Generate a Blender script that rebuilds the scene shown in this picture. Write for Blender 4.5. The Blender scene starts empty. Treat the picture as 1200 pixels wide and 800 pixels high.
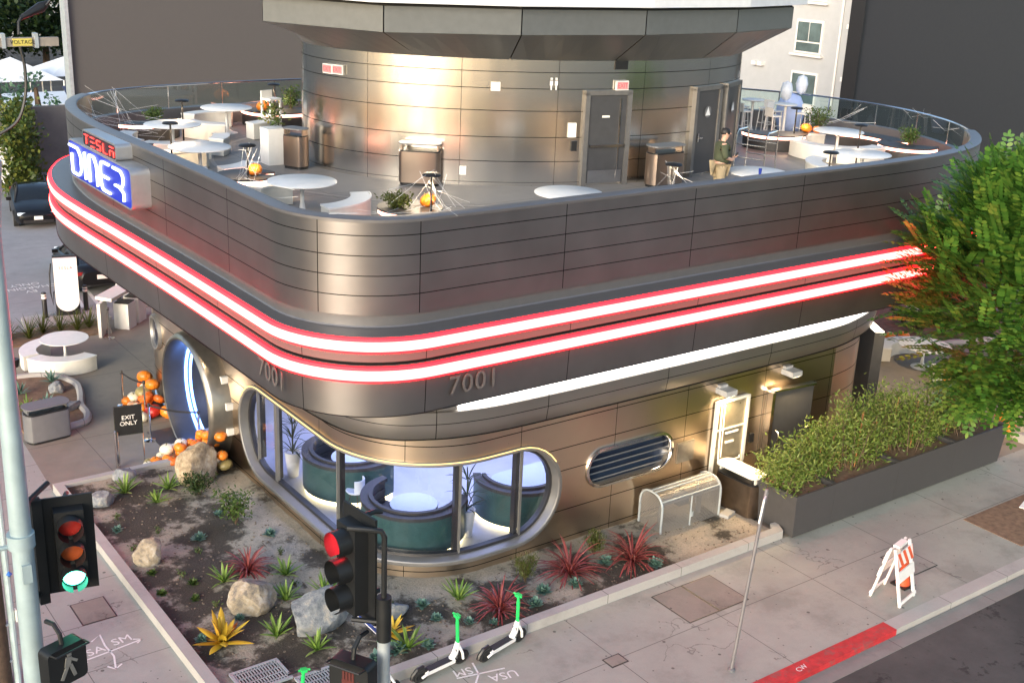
import bpy, bmesh, math, random
from mathutils import Vector, Matrix, noise
from mathutils.geometry import tessellate_polygon
random.seed(7)
rad = math.radians
SC = bpy.context.scene
COL = SC.collection

# ------------------------------------------------------------------ camera, sky, sun, exposure
cam = bpy.data.cameras.new('camera')
cam.sensor_width = 36.0
cam.lens = 41.61
cam.clip_start = 0.2
cam.clip_end = 3000
camo = bpy.data.objects.new('camera', cam)
COL.objects.link(camo)
RX = Vector((0.80965715, -0.58543231, 0.04152469))
DN = Vector((-0.15924343, -0.28723043, -0.94453174))
FW = Vector((0.56488656, 0.75813435, -0.32578442))
m = Matrix.Identity(4)
for i in range(3):
    m[i][0] = RX[i]; m[i][1] = -DN[i]; m[i][2] = -FW[i]
m.translation = (0, 0, 12.5)
camo.matrix_world = m
SC.camera = camo

SUN_EL, SUN_AZ = 15.0, 240.0        # low sun behind the camera, azimuth of the sun measured from +Y towards +X
w = bpy.data.worlds.new('World'); SC.world = w; w.use_nodes = True
nt = w.node_tree
sky = nt.nodes.new('ShaderNodeTexSky'); sky.sky_type = 'NISHITA'; sky.sun_disc = False
sky.sun_elevation = rad(SUN_EL); sky.sun_rotation = rad(SUN_AZ)
sky.air_density = 1.0; sky.dust_density = 2.0; sky.ozone_density = 1.4
bg = nt.nodes['Background']; bg.inputs['Strength'].default_value = 0.145
nt.links.new(sky.outputs['Color'], bg.inputs['Color'])
sl = bpy.data.lights.new('sun', 'SUN'); sl.energy = 1.3; sl.angle = rad(30); sl.color = (1.0, 0.975, 0.90)
so = bpy.data.objects.new('sun', sl); COL.objects.link(so)
sd = Vector((math.sin(rad(SUN_AZ)) * math.cos(rad(SUN_EL)), math.cos(rad(SUN_AZ)) * math.cos(rad(SUN_EL)), math.sin(rad(SUN_EL))))
so.rotation_euler = (-sd).to_track_quat('-Z', 'Y').to_euler()
SC.view_settings.view_transform = 'Standard'; SC.view_settings.look = 'None'
SC.view_settings.exposure = 1.36; SC.view_settings.gamma = 1.0
SC.view_settings.use_curve_mapping = False
SC.cycles.use_denoising = True
SC.cycles.max_bounces = 8; SC.cycles.transparent_max_bounces = 16
SC.cycles.sample_clamp_indirect = 6.0
SC.cycles.caustics_reflective = False; SC.cycles.caustics_refractive = False

# ------------------------------------------------------------------ materials
def newmat(name):
    mt = bpy.data.materials.new(name); mt.use_nodes = True
    n = mt.node_tree; return mt, n, n.nodes['Principled BSDF']
def N(n, t, **kw):
    x = n.nodes.new(t)
    for k, v in kw.items():
        if hasattr(x, k): setattr(x, k, v)
        else: x.inputs[k].default_value = v
    return x
def math_(n, op, a, b=None, c=None):
    x = n.nodes.new('ShaderNodeMath'); x.operation = op
    for i, v in enumerate((a, b, c)):
        if v is None: continue
        if hasattr(v, 'is_linked') or hasattr(v, 'links'): n.links.new(v, x.inputs[i])
        else: x.inputs[i].default_value = v
    return x.outputs[0]
def mixc(n, f, a, b, blend='MIX'):
    x = n.nodes.new('ShaderNodeMix'); x.data_type = 'RGBA'; x.blend_type = blend
    for i, v in ((0, f), (6, a), (7, b)):
        if hasattr(v, 'links'): n.links.new(v, x.inputs[i])
        elif i == 0: x.inputs[0].default_value = v
        else: x.inputs[i].default_value = tuple(v) + ((1,) if len(v) == 3 else ())
    return x.outputs[2]
def coords(n, kind='Object'):
    return n.nodes.new('ShaderNodeTexCoord').outputs[kind]
def noise_(n, vec, scale, detail=4, rough=0.55):
    x = N(n, 'ShaderNodeTexNoise', Scale=scale, Detail=detail, Roughness=rough); n.links.new(vec, x.inputs['Vector']); return x.outputs['Fac']
def ramp(n, f, stops):
    x = n.nodes.new('ShaderNodeValToRGB'); n.links.new(f, x.inputs[0]); e = x.color_ramp.elements
    while len(e) < len(stops): e.new(0.5)
    for el, (p, c) in zip(e, stops):
        el.position = p; el.color = tuple(c) + (1,) if len(c) == 3 else c
    return x.outputs[0]
def bump(n, p, h, strength=0.2, dist=0.02):
    b = N(n, 'ShaderNodeBump', Strength=strength, Distance=dist); n.links.new(h, b.inputs['Height']); n.links.new(b.outputs[0], p.inputs['Normal']); return b

def M(name, col, rough=0.5, metal=0.0, var=0.12, scale=6.0, bmp=0.0, spec=0.5, coat=0.0):
    mt, n, p = newmat(name)
    v = coords(n)
    f = noise_(n, v, scale)
    a = [c * (1 - var) for c in col]; b = [min(1, c * (1 + var)) for c in col]
    n.links.new(ramp(n, f, [(0.3, a), (0.7, b)]), p.inputs['Base Color'])
    r2 = math_(n, 'MULTIPLY_ADD', f, 0.15, rough - 0.075)
    n.links.new(r2, p.inputs['Roughness'])
    p.inputs['Metallic'].default_value = metal
    p.inputs['Specular IOR Level'].default_value = spec
    p.inputs['Coat Weight'].default_value = coat
    if bmp: bump(n, p, noise_(n, v, scale * 4), bmp, 0.01)
    return mt
def EM(name, col, s):
    mt, n, p = newmat(name)
    p.inputs['Base Color'].default_value = (0.04, 0.04, 0.04, 1)
    p.inputs['Emission Color'].default_value = tuple(col) + (1,); p.inputs['Emission Strength'].default_value = s
    return mt
def seam_fac(n, us, vs, wu, wv):
    """1 on panel joints; us / vs: positions in metres along the wall and up it"""
    sp = n.nodes.new('ShaderNodeSeparateXYZ'); n.links.new(coords(n, 'UV'), sp.inputs[0])
    f = None
    for lst, o, wd in ((us, sp.outputs[0], wu), (vs, sp.outputs[1], wv)):
        for q in lst:
            c = math_(n, 'COMPARE', o, q, wd)
            f = c if f is None else math_(n, 'MAXIMUM', f, c)
    if f is None: f = n.nodes.new('ShaderNodeValue').outputs[0]; f.default_value = 0.0
    return f, sp
def panel(name, col, rough, metal, us, vs, wu=0.012, wv=0.012, aniso=0.0, tint=0.06, wob=0.0, brush=0.0, wvs=0.45, wfreq=1.1):
    mt, n, p = newmat(name)
    f, sp = seam_fac(n, us, vs, wu, wv)
    v = coords(n)
    nz = noise_(n, v, 0.8, 3)
    base = ramp(n, nz, [(0.3, [c * (1 - tint) for c in col]), (0.7, [c * (1 + tint) for c in col])])
    base = mixc(n, f, base, (0.012, 0.011, 0.011))
    n.links.new(base, p.inputs['Base Color'])
    p.inputs['Metallic'].default_value = metal
    rr = rough
    fine = noise_(n, v, 30, 2)
    r = math_(n, 'MULTIPLY_ADD', fine, 0.06, rough - 0.03)
    if brush:
        cb = n.nodes.new('ShaderNodeCombineXYZ')
        n.links.new(math_(n, 'MULTIPLY', sp.outputs[0], 4.0), cb.inputs[0]); n.links.new(math_(n, 'MULTIPLY', sp.outputs[1], 260.0), cb.inputs[1])
        bn = noise_(n, cb.outputs[0], 1.0, 3)
        r = math_(n, 'ADD', r, math_(n, 'MULTIPLY', math_(n, 'SUBTRACT', bn, 0.5), brush))
    r = math_(n, 'MAXIMUM', r, math_(n, 'MULTIPLY', f, 0.7))
    n.links.new(r, p.inputs['Roughness'])
    if aniso:
        p.inputs['Anisotropic'].default_value = aniso; p.inputs['Anisotropic Rotation'].default_value = 0.25
        t = N(n, 'ShaderNodeTangent', direction_type='UV_MAP'); n.links.new(t.outputs[0], p.inputs['Tangent'])
    if wob:
        cb2 = n.nodes.new('ShaderNodeCombineXYZ')
        n.links.new(sp.outputs[0], cb2.inputs[0]); n.links.new(math_(n, 'MULTIPLY', sp.outputs[1], wvs), cb2.inputs[1])
        bump(n, p, noise_(n, cb2.outputs[0], wfreq, 2), wob, 0.05)
    return mt
def leafmat(name, cols, rough=0.5, trans=0.25):
    mt, n, p = newmat(name)
    g = n.nodes.new('ShaderNodeNewGeometry')
    k = len(cols)
    c = ramp(n, g.outputs['Random Per Island'], [(i / max(1, k - 1), cc) for i, cc in enumerate(cols)])
    n.links.new(c, p.inputs['Base Color'])
    p.inputs['Roughness'].default_value = rough
    p.inputs['Specular IOR Level'].default_value = 0.35
    tr = n.nodes.new('ShaderNodeBsdfTranslucent'); n.links.new(c, tr.inputs[0])
    mx = N(n, 'ShaderNodeMixShader'); mx.inputs[0].default_value = trans
    n.links.new(p.outputs[0], mx.inputs[1]); n.links.new(tr.outputs[0], mx.inputs[2])
    n.links.new(mx.outputs[0], n.nodes['Material Output'].inputs[0])
    return mt
def glassmat(name, tint, refl=0.10, rough=0.02):
    mt, n, p = newmat(name)
    n.nodes.remove(p)
    t = n.nodes.new('ShaderNodeBsdfTransparent'); t.inputs[0].default_value = tuple(tint) + (1,)
    g = N(n, 'ShaderNodeBsdfGlossy', Roughness=rough); g.inputs[0].default_value = (0.9, 0.95, 1, 1)
    ge_ = n.nodes.new('ShaderNodeNewGeometry'); vm = n.nodes.new('ShaderNodeVectorMath'); vm.operation = 'DOT_PRODUCT'
    n.links.new(ge_.outputs['Normal'], vm.inputs[0]); n.links.new(ge_.outputs['Incoming'], vm.inputs[1])
    ca = math_(n, 'SUBTRACT', 1.0, math_(n, 'ABSOLUTE', vm.outputs['Value']))
    f = math_(n, 'MULTIPLY_ADD', math_(n, 'POWER', ca, 5.0), 0.9, refl)
    mx = n.nodes.new('ShaderNodeMixShader'); n.links.new(f, mx.inputs[0])
    n.links.new(t.outputs[0], mx.inputs[1]); n.links.new(g.outputs[0], mx.inputs[2])
    n.links.new(mx.outputs[0], n.nodes['Material Output'].inputs[0])
    return mt

def concrete(name, c1, c2, xs=None, ys=None, joint=0.008, spots=True, stain=(0.10, 0.09, 0.08), stain_amt=0.5, rough=0.85, yper=None, xper=None, warm=None):
    """slab concrete: xs/ys = joint positions, xper/yper = (offset, spacing)"""
    mt, n, p = newmat(name)
    v = coords(n)
    sp = n.nodes.new('ShaderNodeSeparateXYZ'); n.links.new(v, sp.inputs[0])
    big = noise_(n, v, 0.35, 5, 0.6); med = noise_(n, v, 2.2, 6, 0.65); fine = noise_(n, v, 40, 3)
    base = ramp(n, math_(n, 'MULTIPLY_ADD', med, 0.45, math_(n, 'MULTIPLY', big, 0.55)), [(0.32, c1), (0.68, c2)])
    base = mixc(n, math_(n, 'MULTIPLY', fine, 0.35), base, [c * 0.6 for c in c1])
    # blotchy stains
    st = ramp(n, noise_(n, v, 0.9, 8, 0.7), [(0.56, (0, 0, 0)), (0.74, (1, 1, 1))])
    base = mixc(n, math_(n, 'MULTIPLY', st, stain_amt), base, stain)
    if spots:
        vo = N(n, 'ShaderNodeTexVoronoi', Scale=2.3); n.links.new(v, vo.inputs['Vector'])
        vo2 = N(n, 'ShaderNodeTexVoronoi', Scale=5.1); n.links.new(v, vo2.inputs['Vector'])
        s1 = math_(n, 'LESS_THAN', vo.outputs['Distance'], 0.075); s2 = math_(n, 'LESS_THAN', vo2.outputs['Distance'], 0.085)
        wv_ = n.nodes.new('ShaderNodeVectorMath'); wv_.operation = 'ADD'; n.links.new(v, wv_.inputs[0])
        nn_ = N(n, 'ShaderNodeTexNoise', Scale=1.6, Detail=5); n.links.new(v, nn_.inputs['Vector']); n.links.new(nn_.outputs['Color'], wv_.inputs[1])
        vc = N(n, 'ShaderNodeTexVoronoi', Scale=0.33, feature='DISTANCE_TO_EDGE'); n.links.new(wv_.outputs[0], vc.inputs['Vector'])
        ck = math_(n, 'MULTIPLY', math_(n, 'LESS_THAN', vc.outputs['Distance'], 0.0032), math_(n, 'GREATER_THAN', noise_(n, v, 0.5, 2), 0.57))
        base = mixc(n, math_(n, 'MULTIPLY', ck, 0.55), base, (0.07, 0.065, 0.06))
        gate = math_(n, 'GREATER_THAN', noise_(n, v, 1.7, 2), 0.47)
        s = math_(n, 'MULTIPLY', math_(n, 'MAXIMUM', s1, s2), gate)
        dk = ramp(n, noise_(n, v, 0.55, 9, 0.72), [(0.50, (0, 0, 0)), (0.62, (1, 1, 1))]); base = mixc(n, math_(n, 'MULTIPLY', dk, 0.45), base, [c * 0.45 for c in c1])
        base = mixc(n, math_(n, 'MULTIPLY', s, 0.75), base, (0.05, 0.047, 0.043))
    f = None
    def add(c):
        nonlocal f
        f = c if f is None else math_(n, 'MAXIMUM', f, c)
    for q in xs or []: add(math_(n, 'COMPARE', sp.outputs[0], q, joint))
    for q in ys or []: add(math_(n, 'COMPARE', sp.outputs[1], q, joint))
    for o, pr in ((sp.outputs[0], xper), (sp.outputs[1], yper)):
        if pr:
            fr = math_(n, 'FRACT', math_(n, 'DIVIDE', math_(n, 'SUBTRACT', o, pr[0]), pr[1]))
            add(math_(n, 'COMPARE', fr, 0.5, joint / pr[1]))
    if f is not None: base = mixc(n, math_(n, 'MULTIPLY', f, 0.75), base, (0.05, 0.047, 0.044))
    n.links.new(base, p.inputs['Base Color'])
    n.links.new(math_(n, 'MULTIPLY_ADD', med, 0.2, rough - 0.15), p.inputs['Roughness'])
    bump(n, p, fine, 0.25, 0.006)
    return mt

# ------------------------------------------------------------------ mesh builder
class B:
    def __init__(s): s.v = []; s.f = []; s.uv = None
    def vert(s, p, uv=None):
        s.v.append(tuple(p))
        if uv is not None:
            if s.uv is None: s.uv = {}
            s.uv[len(s.v) - 1] = uv
        return len(s.v) - 1
    def box(s, c, d, rz=0, tilt=None):
        R = Matrix.Rotation(rz, 3, 'Z')
        if tilt: R = R @ Matrix.Rotation(tilt[0], 3, tilt[1])
        b = len(s.v)
        for z in (-1, 1):
            for y in (-1, 1):
                for x in (-1, 1):
                    s.v.append(tuple(Vector(c) + R @ Vector((x * d[0] / 2, y * d[1] / 2, z * d[2] / 2))))
        for q in ((0, 2, 3, 1), (4, 5, 7, 6), (0, 1, 5, 4), (2, 6, 7, 3), (0, 4, 6, 2), (1, 3, 7, 5)): s.f.append(tuple(b + i for i in q))
        return s
    def tube(s, pts, r, n=8, closed=False, cap=True):
        pts = [Vector(p) for p in pts]; k = len(pts)
        rs = r if isinstance(r, (list, tuple)) else [r] * k
        prev = None; rings = []
        for i, p in enumerate(pts):
            if closed: t = pts[(i + 1) % k] - pts[i - 1]
            else: t = pts[min(i + 1, k - 1)] - pts[max(i - 1, 0)]
            if t.length < 1e-9: t = Vector((0, 0, 1))
            t.normalize()
            if prev is None:
                up = Vector((0, 0, 1)) if abs(t.z) < 0.9 else Vector((1, 0, 0))
                a = t.cross(up).normalized()
            else:
                a = prev - t * prev.dot(t)
                a = a.normalized() if a.length > 1e-6 else t.orthogonal().normalized()
            prev = a; b2 = t.cross(a)
            ring = []
            for j in range(n):
                an = 2 * math.pi * j / n
                ring.append(s.vert(p + (a * math.cos(an) + b2 * math.sin(an)) * rs[i]))
            rings.append(ring)
        for i in range(k if closed else k - 1):
            A, C = rings[i], rings[(i + 1) % k]
            for j in range(n): s.f.append((A[j], A[(j + 1) % n], C[(j + 1) % n], C[j]))
        if cap and not closed:
            s.f.append(tuple(reversed(rings[0]))); s.f.append(tuple(rings[-1]))
        return s
    def cyl(s, p0, p1, r0, r1=None, n=16): return s.tube([p0, p1], [r0, r0 if r1 is None else r1], n)
    def lathe(s, prof, c=(0, 0, 0), n=24, sx=1, sy=1, rz=0):
        rings = []
        for r, z in prof:
            ring = []
            for j in range(n):
                a = 2 * math.pi * j / n
                x, y = r * sx * math.cos(a), r * sy * math.sin(a)
                ring.append(s.vert((c[0] + x * math.cos(rz) - y * math.sin(rz), c[1] + x * math.sin(rz) + y * math.cos(rz), c[2] + z)))
            rings.append(ring)
        for A, C in zip(rings, rings[1:]):
            for j in range(n): s.f.append((A[j], A[(j + 1) % n], C[(j + 1) % n], C[j]))
        if prof[0][0] > 1e-4: s.f.append(tuple(reversed(rings[0])))
        if prof[-1][0] > 1e-4: s.f.append(tuple(rings[-1]))
        return s
    def prism(s, poly, z0, z1, bottom=True):
        n = len(poly); a = len(s.v)
        area = sum(poly[i][0] * poly[(i + 1) % n][1] - poly[(i + 1) % n][0] * poly[i][1] for i in range(n))
        if area < 0: poly = list(reversed(poly))
        for x, y in poly: s.v.append((x, y, z0))
        for x, y in poly: s.v.append((x, y, z1))
        for i in range(n): s.f.append((a + i, a + (i + 1) % n, a + n + (i + 1) % n, a + n + i))
        for t in tessellate_polygon([[Vector((x, y, 0)) for x, y in poly]]):
            p = [poly[i] for i in t]
            ar = (p[1][0] - p[0][0]) * (p[2][1] - p[0][1]) - (p[2][0] - p[0][0]) * (p[1][1] - p[0][1])
            if ar < 0: t = tuple(reversed(t))
            s.f.append(tuple(a + n + i for i in t))
            if bottom: s.f.append(tuple(a + i for i in reversed(t)))
        return s
    def sheet(s, poly, z):
        a = len(s.v)
        for x, y in poly: s.v.append((x, y, z))
        for t in tessellate_polygon([[Vector((x, y, 0)) for x, y in poly]]):
            p = [poly[i] for i in t]
            ar = (p[1][0] - p[0][0]) * (p[2][1] - p[0][1]) - (p[2][0] - p[0][0]) * (p[1][1] - p[0][1])
            s.f.append(tuple(a + i for i in (t if ar > 0 else tuple(reversed(t)))))
        return s
    def arc(s, c, r0, r1, a0, a1, z0, z1, n=14):
        """ring sector, degrees"""
        o, i_ = [], []
        for k in range(n + 1):
            a = rad(a0 + (a1 - a0) * k / n)
            o.append((c[0] + r1 * math.cos(a), c[1] + r1 * math.sin(a))); i_.append((c[0] + r0 * math.cos(a), c[1] + r0 * math.sin(a)))
        b = len(s.v)
        for k in range(n + 1):
            for (x, y), z in ((i_[k], z0), (o[k], z0), (o[k], z1), (i_[k], z1)): s.v.append((x, y, z))
        for k in range(n):
            q, r = b + 4 * k, b + 4 * k + 4
            for j in range(4): s.f.append((q + j, q + (j + 1) % 4, r + (j + 1) % 4, r + j)[::-1])
        s.f.append((b, b + 1, b + 2, b + 3)); e = b + 4 * n; s.f.append((e + 3, e + 2, e + 1, e))
        return s
    def ribbon(s, pts, prof, closed=False, u0=0.0):
        """pts: plan polyline (clockwise = outward on its left); prof: list of (outward offset, z)"""
        k = len(pts); u = u0; rows = []
        tot = k + 1 if closed else k
        for i in range(tot):
            p = Vector(pts[i % k])
            if closed: d = Vector(pts[(i + 1) % k]) - Vector(pts[(i - 1) % k])
            else: d = Vector(pts[min(i + 1, k - 1)]) - Vector(pts[max(i - 1, 0)])
            d.normalize(); nn = Vector((-d.y, d.x))
            if i: u += (p - Vector(pts[(i - 1) % k])).length
            row = []; acc = prof[0][1]
            for j, (o, z) in enumerate(prof):
                q = p + nn * o
                row.append(s.vert((q.x, q.y, z), (u, z)))
            rows.append(row)
        for A, C in zip(rows, rows[1:]):
            for j in range(len(prof) - 1): s.f.append((A[j], C[j], C[j + 1], A[j + 1]))
        return s
    def blade(s, base, dirv, L, wd, droop, seg=5, fold=0.25, up=0.4, tipw=0.02):
        """one tapering leaf, curved outwards and down"""
        d = Vector(dirv).normalized(); h = Vector((d.x, d.y, 0))
        h = h.normalized() if h.length > 1e-5 else Vector((1, 0, 0))
        side = Vector((-h.y, h.x, 0)); p = Vector(base); b = len(s.v); cur = d.copy()
        for i in range(seg + 1):
            t = i / seg
            ww = wd * (math.sin(math.pi * min(1, 0.18 + 0.82 * t)) ** 0.7 if t < 1 else 0) + tipw * wd
            nrm = side.cross(cur).normalized()
            s.v.append(tuple(p + side * ww / 2)); s.v.append(tuple(p - nrm * ww * fold)); s.v.append(tuple(p - side * ww / 2))
            p = p + cur * (L / seg)
            cur = (cur + Vector((0, 0, -1)) * droop / seg + h * droop * 0.3 / seg).normalized()
        for i in range(seg):
            q = b + 3 * i
            s.f.append((q, q + 1, q + 4, q + 3)); s.f.append((q + 1, q + 2, q + 5, q + 4))
        return s
    def leaf(s, p, d, L, wd, nrm=None):
        d = Vector(d).normalized(); nrm = Vector(nrm) if nrm is not None else Vector((random.gauss(0, 1), random.gauss(0, 1), random.gauss(0, 1) + 1.2))
        sd_ = d.cross(nrm)
        sd_ = sd_.normalized() if sd_.length > 1e-5 else d.orthogonal().normalized()
        p = Vector(p); b = len(s.v)
        for q in (p, p + d * L * 0.45 + sd_ * wd / 2, p + d * L, p + d * L * 0.45 - sd_ * wd / 2): s.v.append(tuple(q))
        s.f.append((b, b + 1, b + 2, b + 3)); return s
    def leaf6(s, p, d, L, wd, nrm):
        d = Vector(d).normalized(); sd_ = d.cross(Vector(nrm)); sd_ = sd_.normalized() if sd_.length > 1e-5 else d.orthogonal()
        p = Vector(p); b = len(s.v)
        for t, k in ((0, 0), (0.25, 0.42), (0.7, 0.5), (1, 0), (0.7, -0.5), (0.25, -0.42)): s.v.append(tuple(p + d * L * t + sd_ * wd * k))
        s.f.append(tuple(range(b, b + 6))); return s
    def build(s, name, mat, parent=None, smooth=True, ang=35, world=False):
        me = bpy.data.meshes.new(name)
        off = Vector((0, 0, 0))
        if world and parent is not None:
            q = parent
            while q is not None: off += q.location; q = q.parent
        me.from_pydata([tuple(Vector(v) - off) for v in s.v] if world else s.v, [], s.f)
        if s.uv is not None:
            l = me.uv_layers.new(name='UVMap')
            for lp in me.loops: l.data[lp.index].uv = s.uv.get(lp.vertex_index, (0, 0))
        me.materials.append(mat)
        if smooth:
            for p in me.polygons: p.use_smooth = True
            me.set_sharp_from_angle(angle=rad(ang))
        me.update()
        o = bpy.data.objects.new(name, me); COL.objects.link(o)
        if parent is not None: o.parent = parent
        return o

def tag(o, label, cat, group=None):
    o['label'] = label; o['category'] = cat
    if group: o['group'] = group
    return o
def T(name, label, cat, loc=(0, 0, 0), rz=0.0, group=None, scale=1.0):
    o = bpy.data.objects.new(name, None); o.empty_display_size = 0.2; COL.objects.link(o)
    o.location = loc; o.rotation_euler = (0, 0, rz); o.scale = (scale,) * 3
    return tag(o, label, cat, group)
def S(o): o['kind'] = 'structure'; return o
def dup(root, loc, rz=0.0, label=None, group=None, scale=None, rot=None):
    r = root.copy(); COL.objects.link(r); r.location = loc; r.rotation_euler = rot or (0, 0, rz)
    if scale is not None: r.scale = (scale,) * 3 if not isinstance(scale, tuple) else scale
    if label: r['label'] = label
    if group: r['group'] = group
    for ch in list(root.children):
        c = ch.copy(); COL.objects.link(c); c.parent = r
        for g in list(ch.children):
            d = g.copy(); COL.objects.link(d); d.parent = c
    return r
def text_obj(name, txt, size, mat, parent, loc, rot, ext=0.004, align='CENTER', spacing=1.0, xs=1.0):
    cu = bpy.data.curves.new(name, 'FONT'); cu.body = txt; cu.size = size; cu.extrude = ext; cu.align_x = align; cu.align_y = 'CENTER'; cu.space_character = spacing
    cu.resolution_u = 3
    to = bpy.data.objects.new('tmp', cu); COL.objects.link(to)
    dg = bpy.context.evaluated_depsgraph_get()
    me = bpy.data.meshes.new_from_object(to.evaluated_get(dg))
    bpy.data.objects.remove(to)
    me.materials.clear(); me.materials.append(mat); me.name = name
    o = bpy.data.objects.new(name, me); COL.objects.link(o)
    o.location = loc; o.rotation_euler = rot; o.scale = (xs, 1, 1)
    if parent is not None: o.parent = parent
    return o
def rot_from(xax, yax):
    x = Vector(xax).normalized(); z = x.cross(Vector(yax)).normalized(); y = z.cross(x)
    return Matrix((x, y, z)).transposed().to_euler()
def catmull(pts, per=6, closed=False):
    out = []; k = len(pts)
    for i in range(k if closed else k - 1):
        g = (lambda j: Vector(pts[j % k])) if closed else (lambda j: Vector(pts[max(0, min(k - 1, j))]))
        p0, p1, p2, p3 = g(i - 1), g(i), g(i + 1), g(i + 2)
        for q in range(per):
            t = q / per
            out.append(tuple(0.5 * ((2 * p1) + (p2 - p0) * t + (2 * p0 - 5 * p1 + 4 * p2 - p3) * t * t + (3 * p1 - p0 - 3 * p2 + p3) * t ** 3)))
    if not closed: out.append(tuple(pts[-1]))
    return out
def line(a, b, n):
    return [(a[0] + (b[0] - a[0]) * i / n, a[1] + (b[1] - a[1]) * i / n) for i in range(n)]
def corner(x0, y0, r, n=14):
    """rounded near corner: from the front side (-Y face) round to the left side (-X face)"""
    return [(x0 + r - r * math.sin(math.pi / 2 * i / n), y0 + r - r * math.cos(math.pi / 2 * i / n)) for i in range(n + 1)]
class Path:
    def __init__(s, pts):
        s.p = [Vector(q) for q in pts]; s.l = [0.0]
        for a, b in zip(s.p, s.p[1:]): s.l.append(s.l[-1] + (b - a).length)
    def s_of(s, q):
        q = Vector(q); best = None
        for i in range(len(s.p) - 1):
            a, b = s.p[i], s.p[i + 1]; d = b - a
            t = max(0, min(1, (q - a).dot(d) / max(d.length_squared, 1e-9))); e = (a + d * t - q).length
            if best is None or e < best[0]: best = (e, s.l[i] + d.length * t)
        return best[1]
    def at(s, u):
        i = 0
        while i < len(s.l) - 2 and s.l[i + 1] < u: i += 1
        t = (u - s.l[i]) / max(1e-9, s.l[i + 1] - s.l[i]); p = s.p[i].lerp(s.p[i + 1], t)
        def nd(j):
            d = s.p[min(j + 1, len(s.p) - 1)] - s.p[max(j - 1, 0)]; d.normalize(); return Vector((-d.y, d.x))
        return p, nd(i).lerp(nd(i + 1), t).normalized()
    def pt(s, u, o, z):
        p, n_ = s.at(u); q = p + n_ * o; return Vector((q.x, q.y, z))

# ------------------------------------------------------------------ palette
m_dark = M('dark_metal', (0.035, 0.035, 0.037), 0.45, 0.6)
m_black = M('black_plastic', (0.012, 0.012, 0.013), 0.45, 0)
m_white = M('white_paint', (0.78, 0.76, 0.72), 0.4, 0, 0.04)
m_cream = M('cream_moulded', (0.72, 0.69, 0.62), 0.45, 0, 0.05)
m_chrome = M('polished_steel', (0.72, 0.70, 0.68), 0.16, 1.0, 0.05)
m_bronze = M('bronze_steel', (0.42, 0.33, 0.26), 0.3, 1.0, 0.12, 3)
m_gray = M('grey_paint', (0.16, 0.16, 0.165), 0.5, 0.2, 0.06)
m_galv = M('galvanised_steel', (0.40, 0.44, 0.46), 0.45, 0.35, 0.12, 5)
m_led_red = EM('red_led_core', (1.0, 0.06, 0.05), 9.0)
m_led_rim = EM('red_led_edge', (1.0, 0.002, 0.006), 5.0)
m_led_white = EM('white_led', (1.0, 0.96, 0.88), 4.0)
m_led_gold = EM('gold_led', (1.0, 0.62, 0.22), 0.9)
m_led_pink = EM('pink_led', (1.0, 0.42, 0.30), 3.5)
m_lamp = EM('warm_lamp', (1.0, 0.80, 0.52), 6.0)
m_green_em = EM('green_signal', (0.10, 1.0, 0.62), 5.0)
m_red_em = EM('red_signal', (1.0, 0.015, 0.03), 14.0)

# ------------------------------------------------------------------ ground, roads, pavements
m_asph, n, p = newmat('asphalt')
v = coords(n); f1 = noise_(n, v, 0.5, 6, 0.65); f2_ = noise_(n, v, 60, 2)
bc = ramp(n, f1, [(0.35, (0.040, 0.039, 0.037)), (0.7, (0.095, 0.091, 0.086))])
bc = mixc(n, math_(n, 'MULTIPLY', f2_, 0.5), bc, (0.03, 0.03, 0.03))
st = ramp(n, noise_(n, v, 1.6, 7, 0.7), [(0.57, (0, 0, 0)), (0.62, (1, 1, 1))]); bc = mixc(n, math_(n, 'MULTIPLY', st, 0.75), bc, (0.014, 0.013, 0.013))
n.links.new(bc, p.inputs['Base Color']); p.inputs['Roughness'].default_value = 0.85; bump(n, p, f2_, 0.5, 0.01)
m_walk = concrete('sidewalk_concrete', (0.265, 0.272, 0.242), (0.385, 0.39, 0.345), ys=[13.68], xper=(12.9 - 1.35, 2.7), stain=(0.22, 0.215, 0.185), stain_amt=0.55)
m_walk2 = concrete('sidewalk_concrete_side', (0.285, 0.288, 0.268), (0.39, 0.392, 0.365), xs=[4.76], yper=(19.85 - 0.75, 1.5), stain=(0.245, 0.235, 0.215), stain_amt=0.4)
m_plaza = concrete('plaza_concrete', (0.195, 0.17, 0.138), (0.295, 0.255, 0.21), xper=(0, 3.1), yper=(1.0, 4.2), stain=(0.13, 0.105, 0.085), stain_amt=0.5, spots=False)
m_lot = concrete('lot_concrete', (0.25, 0.25, 0.255), (0.36, 0.36, 0.365), xper=(10.5, 6), yper=(2, 7), stain=(0.16, 0.16, 0.165), stain_amt=0.55, spots=False)
m_curb = concrete('kerb_concrete', (0.33, 0.32, 0.30), (0.44, 0.42, 0.40), xper=(1, 2.0), stain=(0.2, 0.19, 0.18), spots=False)
m_gut = concrete('gutter_concrete', (0.17, 0.165, 0.155), (0.27, 0.26, 0.245), xper=(0.9, 3.1), stain=(0.08, 0.078, 0.075), stain_amt=0.7, spots=False)
m_redk = M('red_kerb_paint', (0.42, 0.025, 0.03), 0.55, 0, 0.25, 7)
n = m_redk.node_tree; p = n.nodes['Principled BSDF']; v = coords(n)
wr_ = ramp(n, noise_(n, v, 5, 8, .75), [(0.52, (0, 0, 0)), (0.58, (1, 1, 1))])
src = p.inputs['Base Color'].links[0].from_socket
n.links.new(mixc(n, math_(n, 'MULTIPLY', wr_, .55), src, (0.16, 0.09, 0.085)), p.inputs['Base Color'])
m_soilpit = M('bare_soil', (0.17, 0.11, 0.07), 0.95, 0, 0.3, 8, 0.5)

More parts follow.
